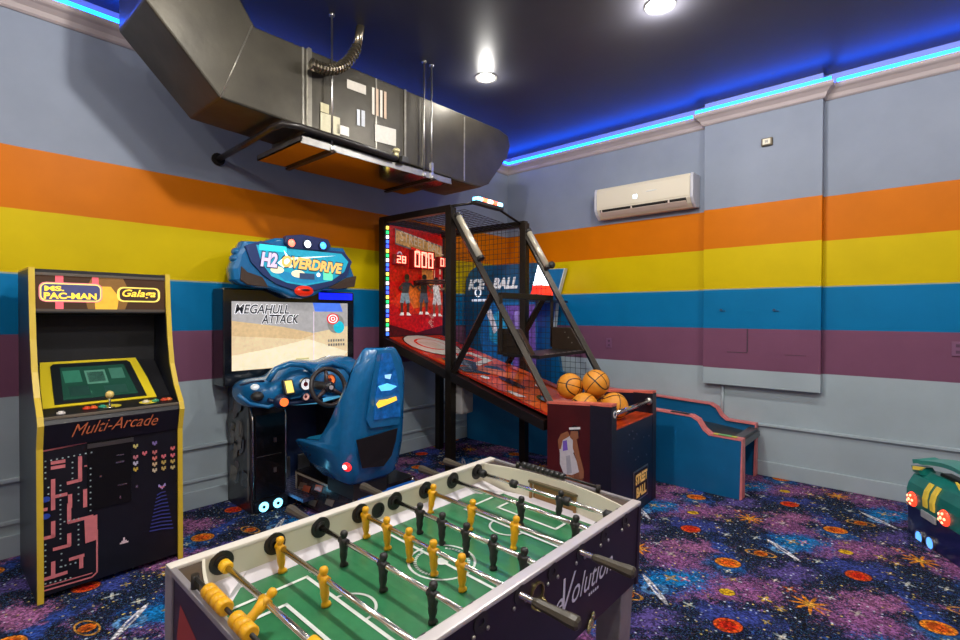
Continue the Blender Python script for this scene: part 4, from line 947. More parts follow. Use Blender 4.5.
# three generic players
def fig(cx, z0, h, top, low, skin, lean=0.):
    A.poly([(cx-.05+lean,z0+h*.80),(cx+.05+lean,z0+h*.80),(cx+.045,z0+h*.50),(cx-.045,z0+h*.50)], top)
    A.poly([(cx-.05,z0+h*.54),(cx+.05,z0+h*.54),(cx+.07,z0+h*.30),(cx+.01,z0+h*.28),(cx,z0+h*.4),(cx-.02,z0+h*.28),(cx-.07,z0+h*.30)], low)
    A.poly([(cx-.06,z0+h*.31),(cx-.025,z0+h*.30),(cx-.03,z0+h*.04),(cx-.06,z0+h*.04)], skin); A.poly([(cx+.02,z0+h*.29),(cx+.06,z0+h*.31),(cx+.05,z0+h*.04),(cx+.025,z0+h*.04)], skin)
    A.poly([(cx-.075,z0),(cx-.02,z0),(cx-.02,z0+h*.07),(cx-.06,z0+h*.07)], (230,226,220)); A.poly([(cx+.02,z0),(cx+.085,z0),(cx+.05,z0+h*.07),(cx+.02,z0+h*.07)], (230,226,220))
    A.line([(cx-.045+lean,z0+h*.78),(cx-.10+lean,z0+h*.66),(cx-.06+lean,z0+h*.60)], .022, skin); A.line([(cx+.045+lean,z0+h*.78),(cx+.09+lean,z0+h*.70),(cx+.13+lean,z0+h*.74)], .022, skin)
    A.circ((cx+lean,z0+h*.90), .033, skin, 16, .042); A.circ((cx+lean,z0+h*.94), .034, (24,18,18), 14, .028)
fig(-.18,1.49,.42,(50,52,60),(120,140,150),(70,46,38),.02); fig(.08,1.50,.42,(30,28,34),(70,72,84),(84,54,44)); fig(.27,1.48,.42,(214,210,206),(206,200,200),(120,80,60),-.02)
for i in range(10): A.line([(.15+.0*i+.02*math.cos(i),1.38+.012*i),(.19+.02*math.sin(i*2),1.36+.015*i)], .004, (226,190,170))
A.build('scoreboard_print', print_mat('scoreboard_glow', .3, emit=.26, coat=.3, noise=.5), bp_)
LD = mat('led_digits', (255,190,170), .3, emit=3.2, ecol=(255,120,100)); LR = mat('led_halo', (220,40,20), .3, emit=1.2)
def seg7(ch, o, w_, h_, t, mb):
    on = {'0':'abcdef','2':'abged','8':'abcdefg'}[ch]; x = -2.3635+.0008*75
    S_ = dict(a=(0,h_-t,w_,h_), d=(0,0,w_,t), g=(0,h_/2-t/2,w_,h_/2+t/2), f=(0,h_/2,t,h_), b=(w_-t,h_/2,w_,h_), e=(0,0,t,h_/2), c=(w_-t,0,w_,h_/2))
    for c in on: a, b, c2, d = S_[c]; mb.box((x,o[0]+a,o[1]+b), (x+.004,o[0]+c2,o[1]+d))
def digits(s_, px0, py0, px1, py1, name):
    a, b = bq(px0,py1), bq(px1,py0); n = len(s_); w_ = (b[0]-a[0])/n; mb = MB(); h_ = b[1]-a[1]
    for i, ch in enumerate(s_): seg7(ch, (a[0]+w_*i+w_*.1, a[1]), w_*.74, h_, w_*.14, mb)
    h0 = MB(); h0.rbox((-2.3635,a[0]-.015,a[1]-.015), (-2.3635+.0008*74,b[0]+.015,b[1]+.015), .003); h0.build('display_panel', mat('display_red', (120,10,8), .3, emit=.12), bp_)
    mb.build(name, LD, bp_)
digits('28', 392.5,257,402.5,263, 'side_number'); digits('000', 410,254,430,267, 'score_number'); digits('00', 436,259.5,445,266.5, 'side_number')
text('banner_lettering', 'STREET BALL', (-2.3635+.0008*75,-.285,2.235), (0,1,-.150), (0,0,1), .63, .10, mat('banner_letter', (206,186,160), .4, emit=.25), bp_, bold=.0)
text('banner_lettering', 'BALL', (-2.3635+.0008*75,-.07,2.125), (0,1,-.16), (0,0,1), .28, .045, mat('banner_red', (255,110,90), .4, emit=2.), bp_, bold=.04)
for i in range(24):
    c = ((60,110,255),(240,240,250),(40,200,110),(255,220,90),(70,90,255))[i % 5]
    MB().rbox((-2.365,-.415,1.29+i*.0455), (-2.35,-.39,1.322+i*.0455), .003).build('edge_lamp', mat('edge_lamp_%d' % (i % 5), c, .3, emit=2.2, ecol=c), bp_)
# beacon bar above the cage
xb_ = -1.38
m = MB(); m.tube([(-1.50,-pY,2.45),(xb_-.02,-.24,2.49),(xb_,.12,2.49),(xb_+.08,pY,2.37)], .012, 8); m.build('beacon_arm', M_CAGE, bk)
m = MB(); m.rbox((xb_-.02,-.27,2.475), (xb_+.05,.13,2.505), .006); bc = m.build('beacon_base', DARKP, bk)
for i, c in enumerate(((120,220,255),(255,110,70),(255,240,230),(255,90,60),(140,220,255))):
    m = MB(); m.rbox((xb_-.02,-.25+i*.075,2.506), (xb_+.05,-.18+i*.075,2.542), .012); m.build('beacon_lens', mat('beacon_%d' % i, c, .2, emit=4., ecol=c), bc)
# wire netting: top, right side and left lower triangle
def net(name, f, nu, nv, r=.0022):
    m = MB()
    for i in range(nu+1):
        u = i/nu; a, b = f(u,0), f(u,1)
        if (a-b).length > .02: m.tube([a,b], r, 3, caps=False, smooth=False)
    for j in range(nv+1):
        v = j/nv; a, b = f(0,v), f(1,v)
        if (a-b).length > .02: m.tube([a,b], r, 3, caps=False, smooth=False)
    return m.build(name, mat('net_wire', (24,20,22), .5), bk)
net('top_net', lambda u, v: Vector((-2.38+u*1.0, -pY+.03+v*(2*pY-.06), 2.41-.05*v)), 16, 13, .0028)
def rampz(x): return 1.285-.2925*(x+2.40)
def bracz(x): return 2.37 if x < -1.4 else 2.42-(x+1.4)*1.70
def wall_net(name, y, x0, x1, st=.052, r=.0024):
    m = MB(); x = x0
    while x < x1:
        if bracz(x)-rampz(x) > .05: m.tube([(x,y,rampz(x)),(x,y,bracz(x))], r, 3, caps=False, smooth=False)
        x += st
    z = rampz(x1)+.03
    while z < 2.42:
        xs_ = [x0+k*.01 for k in range(int((x1-x0)/.01)) if rampz(x0+k*.01) < z < bracz(x0+k*.01)]
        if xs_ and xs_[-1]-xs_[0] > .05: m.tube([(xs_[0],y,z),(xs_[-1],y,z)], r, 3, caps=False, smooth=False)
        z += st
    return m.build(name, mat('net_wire', (24,20,22), .5), bk)
wall_net('side_net', pY-.01, -2.38, -.50)
wall_net('side_net', -pY+.01, -1.48, -.56)
# hoop under the beacon
m = MB(); m.tube([Vector((-2.08+.20*math.cos(t*math.pi/16), .20*math.sin(t*math.pi/16), 1.83)) for t in range(33)], .011, 8, caps=False); m.box((-2.365,-.05,1.80), (-2.27,.05,1.85)); m.build('hoop', mat('hoop_dark', (54,24,20), .35, .3), bk)

# basketballs, each its own thing
def ball_mat():
    m = bpy.data.materials.new('basketball_leather'); m.use_nodes = True
    nt = m.node_tree; b = nt.nodes['Principled BSDF']; g = G(nt)
    tc = nt.nodes.new('ShaderNodeTexCoord'); sp = nt.nodes.new('ShaderNodeSeparateXYZ'); nt.links.new(tc.outputs['Object'], sp.inputs[0])
    x, y, z = (g.m('DIVIDE', o, .105) for o in sp.outputs)
    def line(v): return g.m('SUBTRACT', 1., g.step(g.m('ABSOLUTE', v), .022, .04))
    f = g.m('MAXIMUM', line(x), line(z))
    for s in (-1, 1):
        d = g.m('SUBTRACT', g.m('ABSOLUTE', y), g.m('MULTIPLY_ADD', g.m('MULTIPLY', x, x), -.45, .78)); f = g.m('MAXIMUM', f, line(d))
    n = g.noise(tc.outputs['Object'], 16., 3.)
    c = g.mix(n, srgb(206,120,26), srgb(240,168,50)); c = g.mix(f, c, srgb(30,18,12))
    nt.links.new(c, b.inputs['Base Color']); b.inputs['Roughness'].default_value = .5
    v = nt.nodes.new('ShaderNodeTexVoronoi'); v.inputs['Scale'].default_value = 240; nt.links.new(tc.outputs['Object'], v.inputs['Vector'])
    bp = nt.nodes.new('ShaderNodeBump'); bp.inputs['Strength'].default_value = .3; bp.inputs['Distance'].default_value = .002
    nt.links.new(v.outputs['Distance'], bp.inputs['Height']); nt.links.new(bp.outputs[0], b.inputs['Normal'])
    return m
BM_ = ball_mat()
Mb = Matrix.Translation((2.58,-1.68,0)) @ Matrix.Rotation(R_(2.73), 4, 'Z')
proto = MB(); proto.ell((0,0,0), (.105,.105,.105), seg=32, rings=20)
first = proto.build('basketball', BM_)
for i, ((x, y, z), e, lb) in enumerate((
        ((-.318,-.208,.802), (20,30,10), 'orange basketball lying nearest the left side panel of the ball tray'),
        ((-.15,-.05,.802), (80,10,50), 'orange basketball at the front of the tray just behind the chrome bar'),
        ((-.362,.027,.802), (10,60,20), 'orange basketball low at the back of the heap, mostly hidden'),
        ((-.49,-.12,.93), (0,20,80), 'orange basketball resting high at the back left against the red ramp'),
        ((-.287,-.08,.970), (120,40,10), 'orange basketball on top of the heap in the machine tray'))):
    o = first if i == 0 else first.copy()
    if i: COL.objects.link(o)
    o.location = Mb @ Vector((x, y, z)); o.rotation_euler = [R_(a) for a in e]
    tag(o, lb, 'basketball', 'basketballs in the machine tray')

# ================================================================== ALLEY BALL MACHINE
IL = (1.55,-.43,0)
ice = thing('alley_ball_machine', 'blue rolling-ball alley arcade machine with coral edges behind the basketball machine', 'arcade machine', IL)
def il(x, y, z): return Vector((x-IL[0], y-IL[1], z))
M_IB = mat('alley_blue', (12,98,148), .35, noise=.12, nscale=3.)
M_CO = mat('alley_coral', (222,124,124), .4, noise=.1)
pf_ = [(.06,0),(3.10,0),(3.10,.485),(2.85,.492),(2.80,.53),(2.755,.60),(2.70,.628),(1.25,.68),(1.0,.82),(.90,1.35),(.94,1.7),(1.05,2.055),(.20,2.07),(.10,2.02),(.04,1.92),(.02,1.70)]
pf0 = pf_
for y0_, y1_ in ((-.845,-.790), (-.090,-.035)):
    pf_ = [(x-(.07 if (y0_ > -.5 and x > 2.5) else (.10 if (y0_ > -.5 and .8 < x < 1.2) else 0)), z) for x, z in pf0]
    b = MB().prism([(x-IL[0], z) for x, z in pf_], 1, y0_-IL[1], y1_-IL[1]).build('side_board', M_IB, ice)
    ed = MB(); fr = pf_[1:8]; ym, yM = y0_-.004-IL[1], y1_+.028-IL[1] if y0_ < -.5 else y1_+.006-IL[1]
    if y0_ > -.5: ym = y0_-.02-IL[1]
    rings = [[Vector((x-IL[0]-.012*(k_2 == 0),ym,z-.006)), Vector((x-IL[0]+.008,ym,z+.008)), Vector((x-IL[0]+.008,yM,z+.008)), Vector((x-IL[0]-.012*(k_2 == 0),yM,z-.006))] for k_2, (x, z) in enumerate(fr)]
    ed.loft(rings, smooth=False); ed.build('coral_edge', M_CO, b)
    ed = MB(); ed.loft([[Vector((x-IL[0]-.004,y0_-.003-IL[1],z)), Vector((x-IL[0]+.010,y0_-.003-IL[1],z+.004)), Vector((x-IL[0]+.010,y1_+.003-IL[1],z+.004)), Vector((x-IL[0]-.004,y1_+.003-IL[1],z))] for x, z in pf_[9:13]], smooth=False)
    ed.build('pale_edge', mat('pale_edge', (196,206,206), .35) if y0_ > -.5 else M_IB, b)
yi0, yi1 = -.790, -.090
b = MB(); b.prism([(1.0,.56),(2.70,.44),(3.04,.40),(3.04,.36),(1.0,.50)], 1, 0, yi1-yi0, M=Matrix.Translation(il(0,yi0,0))); b.build('lane', mat('lane_dark', (40,44,40), .35, noise=.3), ice)
b = MB(); b.rbox(il(2.40,-.76,.425), il(2.98,-.62,.47), .008); b.build('ball_slot', mat('slot_black', (12,12,14), .4), ice)
b = MB(); b.box(il(2.98,yi0,.41), il(3.05,yi1,.455)); b.rbox(il(3.04,yi0,.38), il(3.07,yi1,.43), .006); b.build('front_rail', mat('rail_grey', (84,88,96), .35, .5), ice)
b = MB(); b.box(il(2.86,yi0,.0), il(2.88,yi1,.40)); b.build('front_panel', mat('alley_navy', (20,30,70), .4), ice)
A = Art(2 if False else 1, 0)
m = MB()
zc = .634
for x0_, x1_, z0_, z1_, c in ((2.52,2.68,.645,.641,(40,36,40)),(2.88,3.06,.503,.499,(206,206,80)),(2.92,3.02,.5035,.501,(120,190,120))):
    m.poly([il(x0_,-.846,z0_+.001), il(x1_,-.846,z1_+.001), il(x1_,-.79,z1_+.001), il(x0_,-.79,z0_+.001)], srgb(c))
m.build('edge_decal', P_MATTE, ice, recalc=False)
A = Art(1, -.8465-IL[1], -1)
def iq(px, py): p = survey(1, -.8465, px, py); return (p.x-IL[0], p.z)
A.poly([iq(*p) for p in ((484,303),(535,302),(538,330),(534,372),(488,372),(480,340))], (20,100,170)); A.poly([iq(*p) for p in ((505,306),(535,304),(536,366),(512,370),(516,330))], (110,80,170)); A.poly([iq(*p) for p in ((488,318),(500,310),(512,330),(500,346),(490,340))], (40,150,200)); A.poly([iq(*p) for p in ((486,312),(491,309),(494,318),(498,330),(494,334),(490,322))], (226,220,236)); A.poly([iq(*p) for p in ((514,312),(524,308),(530,330),(522,350),(516,334))], (150,130,210))
A.build('side_print', print_mat('alley_print', .3, emit=.25, noise=.3), ice)
a_, b_ = iq(466,293), iq(487,278); TI = mat('alley_white', (226,228,236), .4, emit=.35)
text('sign_lettering', 'ICE', (a_[0]+.04, -.849-IL[1], a_[1]+.03), (1,0,0), (0,0,1), .28, .13, TI, ice, shear=.25, bold=.05)
text('sign_lettering', 'BALL', (iq(493,290)[0], -.849-IL[1], a_[1]+.03), (1,0,0), (0,0,1), .36, .13, TI, ice, shear=.25, bold=.05)
A = Art(1, -.849-IL[1], -1); A.ring((a_[0]+.20,a_[1]-.0), .035, .055, (226,228,236)); A.rect(a_[0]+.10,a_[1]-.11,a_[0]+.36,a_[1]-.08,(200,206,226)); A.build('sign_emblem', P_GLOW, ice)
b = MB(); b.box(il(.06,yi0,.55), il(.12,yi1,2.0)); b.box(il(.50,yi0,.98), il(.52,yi1,1.64)); tb = b.build('target_panel', mat('target_violet', (90,70,180), .3, emit=.5, noise=.6, nscale=9.), ice)
A = Art(0, .521-IL[0])
for i, (yy, zz, r, c) in enumerate(((-.43,1.15,.16,(40,170,220)),(-.43,1.15,.11,(30,40,120)),(-.62,1.42,.09,(170,120,220)),(-.24,1.42,.09,(170,120,220)),(-.43,1.42,.08,(60,200,230)),(-.43,1.15,.05,(230,230,250)))): A.circ((yy-IL[1],zz), r, c)
A.build('target_print', P_GLOW, tb)
b = MB(); b.box(il(.45,yi0,1.64), il(1.0,yi1,1.67)); b.box(il(.12,yi0,1.0), il(.52,yi1,1.03)); b.build('hood', M_RBD, ice)
b = MB(); b.prism([(-.60,1.67),(-.30,1.67),(-.33,1.84),(-.57,1.84)], 0, .78, .94, M=Matrix.Translation((-IL[0],-IL[1],0))); tp = b.build('topper_base', mat('topper_red', (230,50,36), .25, emit=1.6), ice, bevel=.01)
b = MB(); b.prism([(-.57,1.845),(-.33,1.845),(-.34,1.88),(-.56,1.88)], 0, .79, .93, M=Matrix.Translation((-IL[0],-IL[1],0))); b.loft([[il(.86+r_*.5*math.cos(t*math.pi/8), -.45+r_*math.sin(t*math.pi/8), z_) for t in range(16)] for r_, z_ in ((.105,1.88),(.10,1.95),(.08,2.03),(.05,2.09),(.015,2.12))]); b.build('topper_dome', mat('topper_white', (240,246,255), .25, emit=3.5), tp)
# ================================================================== FOOSBALL TABLE
ft = thing('foosball_table', 'foosball table with white rim, green field and dark purple sides in the foreground', 'foosball table', (3.005,-4.135,0), R_(.5)); ft.rotation_euler[1] = R_(2.2)
TL, TW_, ZT, ZF, ZR = .680, .371, .81, .695, .776      # half length, half width, rim top, field, rods
M_IN = mat('table_cream', (216,210,190), .4, noise=.05, nscale=5.)
M_PUR = mat('table_purple', (34,24,42), .38, noise=.25, nscale=5.)
M_SIL = mat('table_silver', (150,146,148), .4, .3, noise=.1)
for s in (-1, 1):
    ys = sorted((s*TW_, s*(TW_-.03)))
    MB().box((ys[0],-TL,.50), (ys[1],TL,ZT-.012)).build('side_panel', M_IN if s < 0 else M_PUR, ft, bevel=.003)
    if s > 0: MB().box((TW_-.034,-TL+.02,ZF), (TW_-.03,TL-.02,ZT-.012)).build('side_lining', M_IN, ft)
    else: MB().box((-TW_-.002,-TL+.02,.50), (-TW_,TL-.02,ZT-.03)).build('side_skin', M_PUR, ft)
    MB().rbox((ys[0]-.003,-TL-.004,ZT-.014), (ys[1]+.003,TL+.004,ZT), .005).build('top_rail', mat('rail_white', (222,216,204), .35) if s < 0 else mat('rail_silver', (206,200,200), .3, .25), ft)
def arcy(x): return TL-.085+.065*(1-(x/(TW_-.03))**2)     # bowed inner end wall
xs = [-(TW_-.03)+2*(TW_-.03)*i/20 for i in range(21)]
for s in (-1, 1):
    m = MB(); m.box((-TW_+.03,min(s*TL,s*(TL-.012)),.50), (TW_-.03,max(s*TL,s*(TL-.012)),ZT-.012)); ep = m.build('end_panel', M_PUR, ft, bevel=.002)
    m = MB(); m.box((-TW_,min(s*(TL+.004),s*(TL-.012)),ZT-.018), (TW_,max(s*(TL+.004),s*(TL-.012)),ZT-.002)); m.build('end_rail', M_SIL, ft, bevel=.002)
    for sx in (-1, 1):
        m = MB(); m.rbox((min(sx*(TW_+.004),sx*(TW_-.05)),min(s*(TL+.005),s*(TL-.02)),.495), (max(sx*(TW_+.004),sx*(TW_-.05)),max(s*(TL+.005),s*(TL-.02)),ZT-.014), .004); m.build('corner_cap', M_SIL if (sx < 0) else M_PUR, ft)
    m = MB()
    for a, b in zip(xs[:-1], xs[1:]):
        m.poly([(a,s*arcy(a),ZT-.010),(b,s*arcy(b),ZT-.010),(b,s*(TL-.008),ZT-.010),(a,s*(TL-.008),ZT-.010)])
    m.build('end_shelf', mat('shelf_brown', (72,60,48), .35, noise=.2, nscale=8.), ft, recalc=False)
    m = MB()
    for a, b in zip(xs[:-1], xs[1:]):
        for z0_, z1_ in ((ZF,ZT-.006),):
            lo = ZF+.075 if abs((a+b)/2) < .105 else z0_
            m._add([(a,s*arcy(a),lo),(b,s*arcy(b),lo),(b,s*arcy(b),z1_),(a,s*arcy(a),z1_),(a,s*(arcy(a)+.008),lo),(b,s*(arcy(b)+.008),lo),(b,s*(arcy(b)+.008),z1_),(a,s*(arcy(a)+.008),z1_)],
                   [(0,1,2,3),(4,7,6,5),(3,2,6,7),(0,4,5,1),(0,3,7,4),(1,5,6,2)])
    ew = m.build('end_wall', M_IN, ft)
    m = MB(); m.box((-.115,min(s*(TL-.014),s*(TL-.065)),ZF-.03), (.115,max(s*(TL-.014),s*(TL-.065)),ZF-.02)); m.box((-.115,min(s*(TL-.014),s*(TL-.02)),ZF-.03), (.115,max(s*(TL-.014),s*(TL-.02)),ZF+.085))
    for sx in (-1, 1): m.box((min(sx*.105,sx*.115),min(s*(TL-.014),s*(TL-.035)),ZF-.03), (max(sx*.105,sx*.115),max(s*(TL-.014),s*(TL-.035)),ZF+.075))
    m.build('goal_box', mat('goal_brown', (150,112,60), .45), ft)
    if s > 0: m = MB(); m.box((-.12,TL-.040,ZF+.068), (.12,TL-.022,ZF+.078)); m.build('goal_bar', mat('goal_bar', (96,84,60), .4), ft)
    m = MB()
    for sx in (-1, 1):
        x0_, x1_ = sorted((sx*(TW_-.005), sx*(TW_-.105))); y0_, y1_ = sorted((s*(TL-.02), s*(TL-.12)))
        leg = MB(); leg.loft([[(x0_+.006,y0_+.006,0.03),(x1_-.006,y0_+.006,.03),(x1_-.006,y1_-.006,.03),(x0_+.006,y1_-.006,.03)], [(x0_,y0_,.50),(x1_,y0_,.50),(x1_,y1_,.50),(x0_,y1_,.50)]], smooth=False)
        lg = leg.build('leg', M_SIL, ft, bevel=.004); fz = .016*sx; f_ = MB(); f_.disc(((x0_+x1_)/2,(y0_+y1_)/2,fz), 2, .035, .032-fz, 18); f_.build('levelling_foot', DARKP, lg)
MB().box((-TW_+.03,-TL+.012,.50), (TW_-.03,TL-.012,.515)).build('cabinet_bottom', BLACK, ft)
FW, FL_ = TW_-.03, TL-.02
m = MB(); m.box((-FW,-TL+.014,ZF-.02), (FW,TL-.014,ZF), srgb(222,216,224)); m.box((-.105,-TL+.02,ZF-.02), (.105,TL-.02,ZF-.0005), srgb(60,120,80)); fld = m.build('playing_field', print_mat('field_base', .3, coat=.3, noise=.03), ft)
F = [ZF]; m = MB()
def fp_(pts, col, dz=.0003): F[0] += dz; m.poly([(x, y, F[0]) for x, y in pts], srgb(col))
GA, GB = (48,118,76), (53,124,82)
gx, gy, cc = .315, .60, .085
fp_([(-gx+cc,-gy),(gx-cc,-gy),(gx,-gy+cc),(gx,gy-cc),(gx-cc,gy),(-gx+cc,gy),(-gx,gy-cc),(-gx,-gy+cc)], GA)
for i in range(1, 10, 2):
    y0_ = -.50+i*.1; fp_([(-gx,y0_),(gx,y0_),(gx,y0_+.1),(-gx,y0_+.1)], GB)
WH = (226,232,226)
def fl_(pts, w=.011):
    F[0] += .0003
    for (a, b) in zip(pts[:-1], pts[1:]):
        dx, dy = b[0]-a[0], b[1]-a[1]; L = math.hypot(dx,dy); ux, uy = dx/L*w/2, dy/L*w/2
        m.poly([(a[0]-ux-uy,a[1]-uy+ux,F[0]), (a[0]-ux+uy,a[1]-uy-ux,F[0]), (b[0]+ux+uy,b[1]+uy-ux,F[0]), (b[0]+ux-uy,b[1]+uy+ux,F[0])], srgb(WH))
def arc_(cx, cy, r, a0, a1, n=28): fl_([(cx+r*math.cos(R_(a0+(a1-a0)*i/n)), cy+r*math.sin(R_(a0+(a1-a0)*i/n))) for i in range(n+1)], .008)
fl_([(-gx,0),(gx,0)]); arc_(0,0,.108,0,360,40); F[0] += .0003; m.poly([(.022*math.cos(t*math.pi/8), .022*math.sin(t*math.pi/8), F[0]) for t in range(16)], srgb(WH))
for i in range(46):
    t = 2*math.pi*i/46
    if i % 23 < 17:
        c, s_ = math.cos(t), math.sin(t); m.poly([((.092)*c-.004*s_,(.092)*s_+.004*c,F[0]), ((.092)*c+.004*s_,(.092)*s_-.004*c,F[0]), ((.082)*c+.004*s_,(.082)*s_-.004*c,F[0]), ((.082)*c-.004*s_,(.082)*s_+.004*c,F[0])], srgb(206,222,210))
for s in (-1, 1):
    fl_([(-.225,s*gy),(-.225,s*(gy-.25)),(.225,s*(gy-.25)),(.225,s*gy)]); fl_([(-.14,s*(gy-.06)),(-.14,s*(gy-.14)),(.14,s*(gy-.14)),(.14,s*(gy-.06))])
    arc_(0,s*(gy-.25),.07,(180 if s > 0 else 0),(360 if s > 0 else 180),16)
m.build('field_print', P_GLOSS, fld, recalc=False)
# sloping cushions along the field edges
m = MB()
for s in (-1, 1): m.poly([(s*FW,-TL+.09,ZF+.028),(s*FW,TL-.09,ZF+.028),(s*(FW-.03),TL-.16,ZF+.001),(s*(FW-.03),-TL+.16,ZF+.001)])
for sx in (-1, 1):
    for sy in (-1, 1): m.poly([(sx*FW,sy*(TL-.082),ZF+.030),(sx*(FW-.125),sy*(TL-.062),ZF+.002),(sx*(FW-.118),sy*(TL-.095),ZF+.001),(sx*(FW-.03),sy*(TL-.17),ZF+.001),(sx*FW,sy*(TL-.2),ZF+.029)])
m.build('corner_ramp', mat('ramp_white', (224,218,224), .3), ft, recalc=False)
# rods with figures
M_YM = mat('figure_yellow', (232,170,18), .35, noise=.12); M_BK = mat('figure_black', (34,34,34), .4, noise=.15); M_RUB = mat('bumper_black', (28,28,28), .5); M_RYE = mat('bumper_yellow', (236,180,20), .45)
def figure_mesh(mb):
    secs = [(.052,0,0,.004,.004),(.048,0,0,.011,.011),(.040,0,0,.0135,.013),(.030,0,0,.011,.011),(.024,0,0,.007,.007),(.020,0,0,.012,.009),(.015,0,0,.021,.012),(.005,0,0,.021,.0135),(-.010,0,0,.0165,.013),(-.022,0,0,.013,.012),(-.032,0,0,.015,.0125),(-.045,0,0,.0125,.011),(-.056,0,0,.009,.009),(-.062,0,.000,.0095,.010),(-.066,0,.002,.012,.014),(-.074,0,.003,.012,.016)]
    rings = [[Vector((cx+rx*.95*math.cos(k*math.pi/6), cy+ry*.95*math.sin(k*math.pi/6), z*.90-.012)) for k in range(12)] for z, cx, cy, rx, ry in secs]
    mb.loft(rings)
rods_y = [-.552+.1577*i for i in range(8)]
spec = [  # colour, figures (pixel column on the photo is converted once to a rod position), tilt
    ('y', [(262,600)], -52, 1), ('y', [(278,552),(321,585)], 4, 1), ('b', [(341,545),(380,572),(429,600)], 0, -1), ('y', [(363,515),(384,530),(406,541),(430,556),(458,572)], 3, 1),
    ('b', [(417,511),(439,524),(463,536),(490,552),(520,565)], 0, -1), ('y', [(430,494),(469,510),(512,526)], -8, 1), ('b', [(518,509),(572,525)], 0, -1), ('b', [(557,490)], 10, -1)]
XI = TW_-.03
grip_rod = {0:.40, 1:.40, 3:.415, 5:.42, 2:-.43, 4:-.43, 6:-.40, 7:-.40}
for i, (cl, men, tilt, side) in enumerate(spec):
    y = rods_y[i]; M_F = M_YM if cl == 'y' else M_BK
    ex = .40 if i in (3, 5) else .44
    xo = (XI+.03+.055)*side
    m = MB(); m.tube([(-XI*side*1.06,y,ZR),(xo,y,ZR)], .0082, 12)
    rod = m.build('player_rod', CHROME, ft); rod['label'] = 'chrome rod with %s figures' % ('yellow' if cl == 'y' else 'black')
    hx = xo; d = side
    m = MB(); m.tube([(hx-d*.012,y,ZR),(hx,y,ZR),(hx+d*.004,y,ZR),(hx+d*.03,y,ZR),(hx+d*.07,y,ZR),(hx+d*.10,y,ZR),(hx+d*.118,y,ZR),(hx+d*.124,y,ZR)], [.009,.0125,.013,.0135,.015,.018,.0175,.010], 8, smooth=False); m.build('grip', mat('grip_grey', (72,66,56), .4, noise=.1), rod)
    for sx in (-1, 1):
        m = MB(); m.disc((sx*XI,y,ZR), 0, .034, -sx*.004, 26); m.ring((sx*XI-sx*.004,y,ZR), 0, .012, .020, -sx*.006, 20); m.build('rod_bearing', mat('bearing_black', (38,36,38), .4), rod)
        m = MB(); m.ring((sx*(TW_),y,ZR), 0, .010, .026, sx*.003, 22); m.build('outer_bearing', mat('bearing_black', (38,36,38), .4), rod)
        for dy in (-.026, .026): m = MB(); m.ell((sx*(TW_+.002),y+dy,ZR-.026), (.004,.006,.006)); m.build('bearing_bolt', STEEL, rod)
    bxs = [-XI+.03, XI-.03]
    if i in (0, 7): bxs = [-XI+.035, -.13, .13, XI-.035] if i == 7 else [-XI+.032, .16]
    if i in (0, 7):
        for bx in bxs:
            m = MB(); m.tube([(bx-.016,y,ZR),(bx-.012,y,ZR),(bx+.010,y,ZR),(bx+.016,y,ZR)], [.0135,.0175,.0175,.0135], 14); m.build('bumper', M_RYE if cl == 'y' else M_RUB, rod)
    for (px, py) in men:
        p = survey(1, y, px, py, ft); x = max(-XI+.025, min(XI-.025, p.x-.014))
        m = MB(); figure_mesh(m); ob = m.build('player_figure', M_F, rod); ob.location = (x, y, ZR); ob.rotation_euler = (R_(tilt*(1 if side > 0 else -1)), 0, 0)
        cm = MB(); cm.tube([(x-.017,y,ZR),(x+.017,y,ZR)], .0115, 12); cm.build('figure_clamp', M_F if cl == 'y' else M_BK, rod)
# serving cups at mid table
for sx in (-1, 1):
    m = MB(); m.ring((sx*(XI-.001),.0,ZR-.012), 0, .018, .028, -sx*.004, 24); m.disc((sx*XI,0,ZR-.012), 0, .018, -sx*.001, 20); m.build('serving_hole', mat('bearing_black', (38,36,38), .4), ft)
m = MB(); m.ring((TW_+.0,.0,ZR-.03), 0, .026, .032, .006, 26); m.loft([[Vector((TW_+.002+.045*math.sin(t)*k, .028*math.cos(t*1.0)*(1 if True else 0), ZR-.03-.045*0-.030*k+.028*math.sin(-t)*(1-k))) for t in [math.pi*q_/10 for q_ in range(11)]] for k in (0.,.5,1.)], closed=False, caps=False)
m.build('serving_cup', mat('cup_brass', (150,136,90), .25, .8), ft)
# abacus style score counters
for s, n_, Mx, x0_ in ((-1, 7, M_YM, -.12), (1, 9, M_BK, -.06)):
    yc, zc_ = s*(TL-.010), ZT+(.026 if s < 0 else .012)
    m = MB(); m.tube([(-.20,yc,zc_),(.20,yc,zc_)], .005, 8)
    for sx in (-1, 1): m.tube([(sx*.20,yc,ZT-.012),(sx*.20,yc,zc_+.006)], .010, 10)
    sc_ = m.build('score_counter', mat('counter_rod', (50,48,44), .35, .4), ft)
    L = .026 if s < 0 else .0235
    if s > 0: x0_ = -.175
    for i in range(n_):
        xc = x0_+i*(L+.001)+(.045 if (s < 0 and i > 3) else 0)
        m = MB(); m.tube([(xc,yc,zc_),(xc+.003,yc,zc_),(xc+L-.003,yc,zc_),(xc+L,yc,zc_)], [.0145,.018,.018,.0145] if s < 0 else [.011,.0135,.0135,.011], 14); m.build('counter_bead', Mx, sc_)
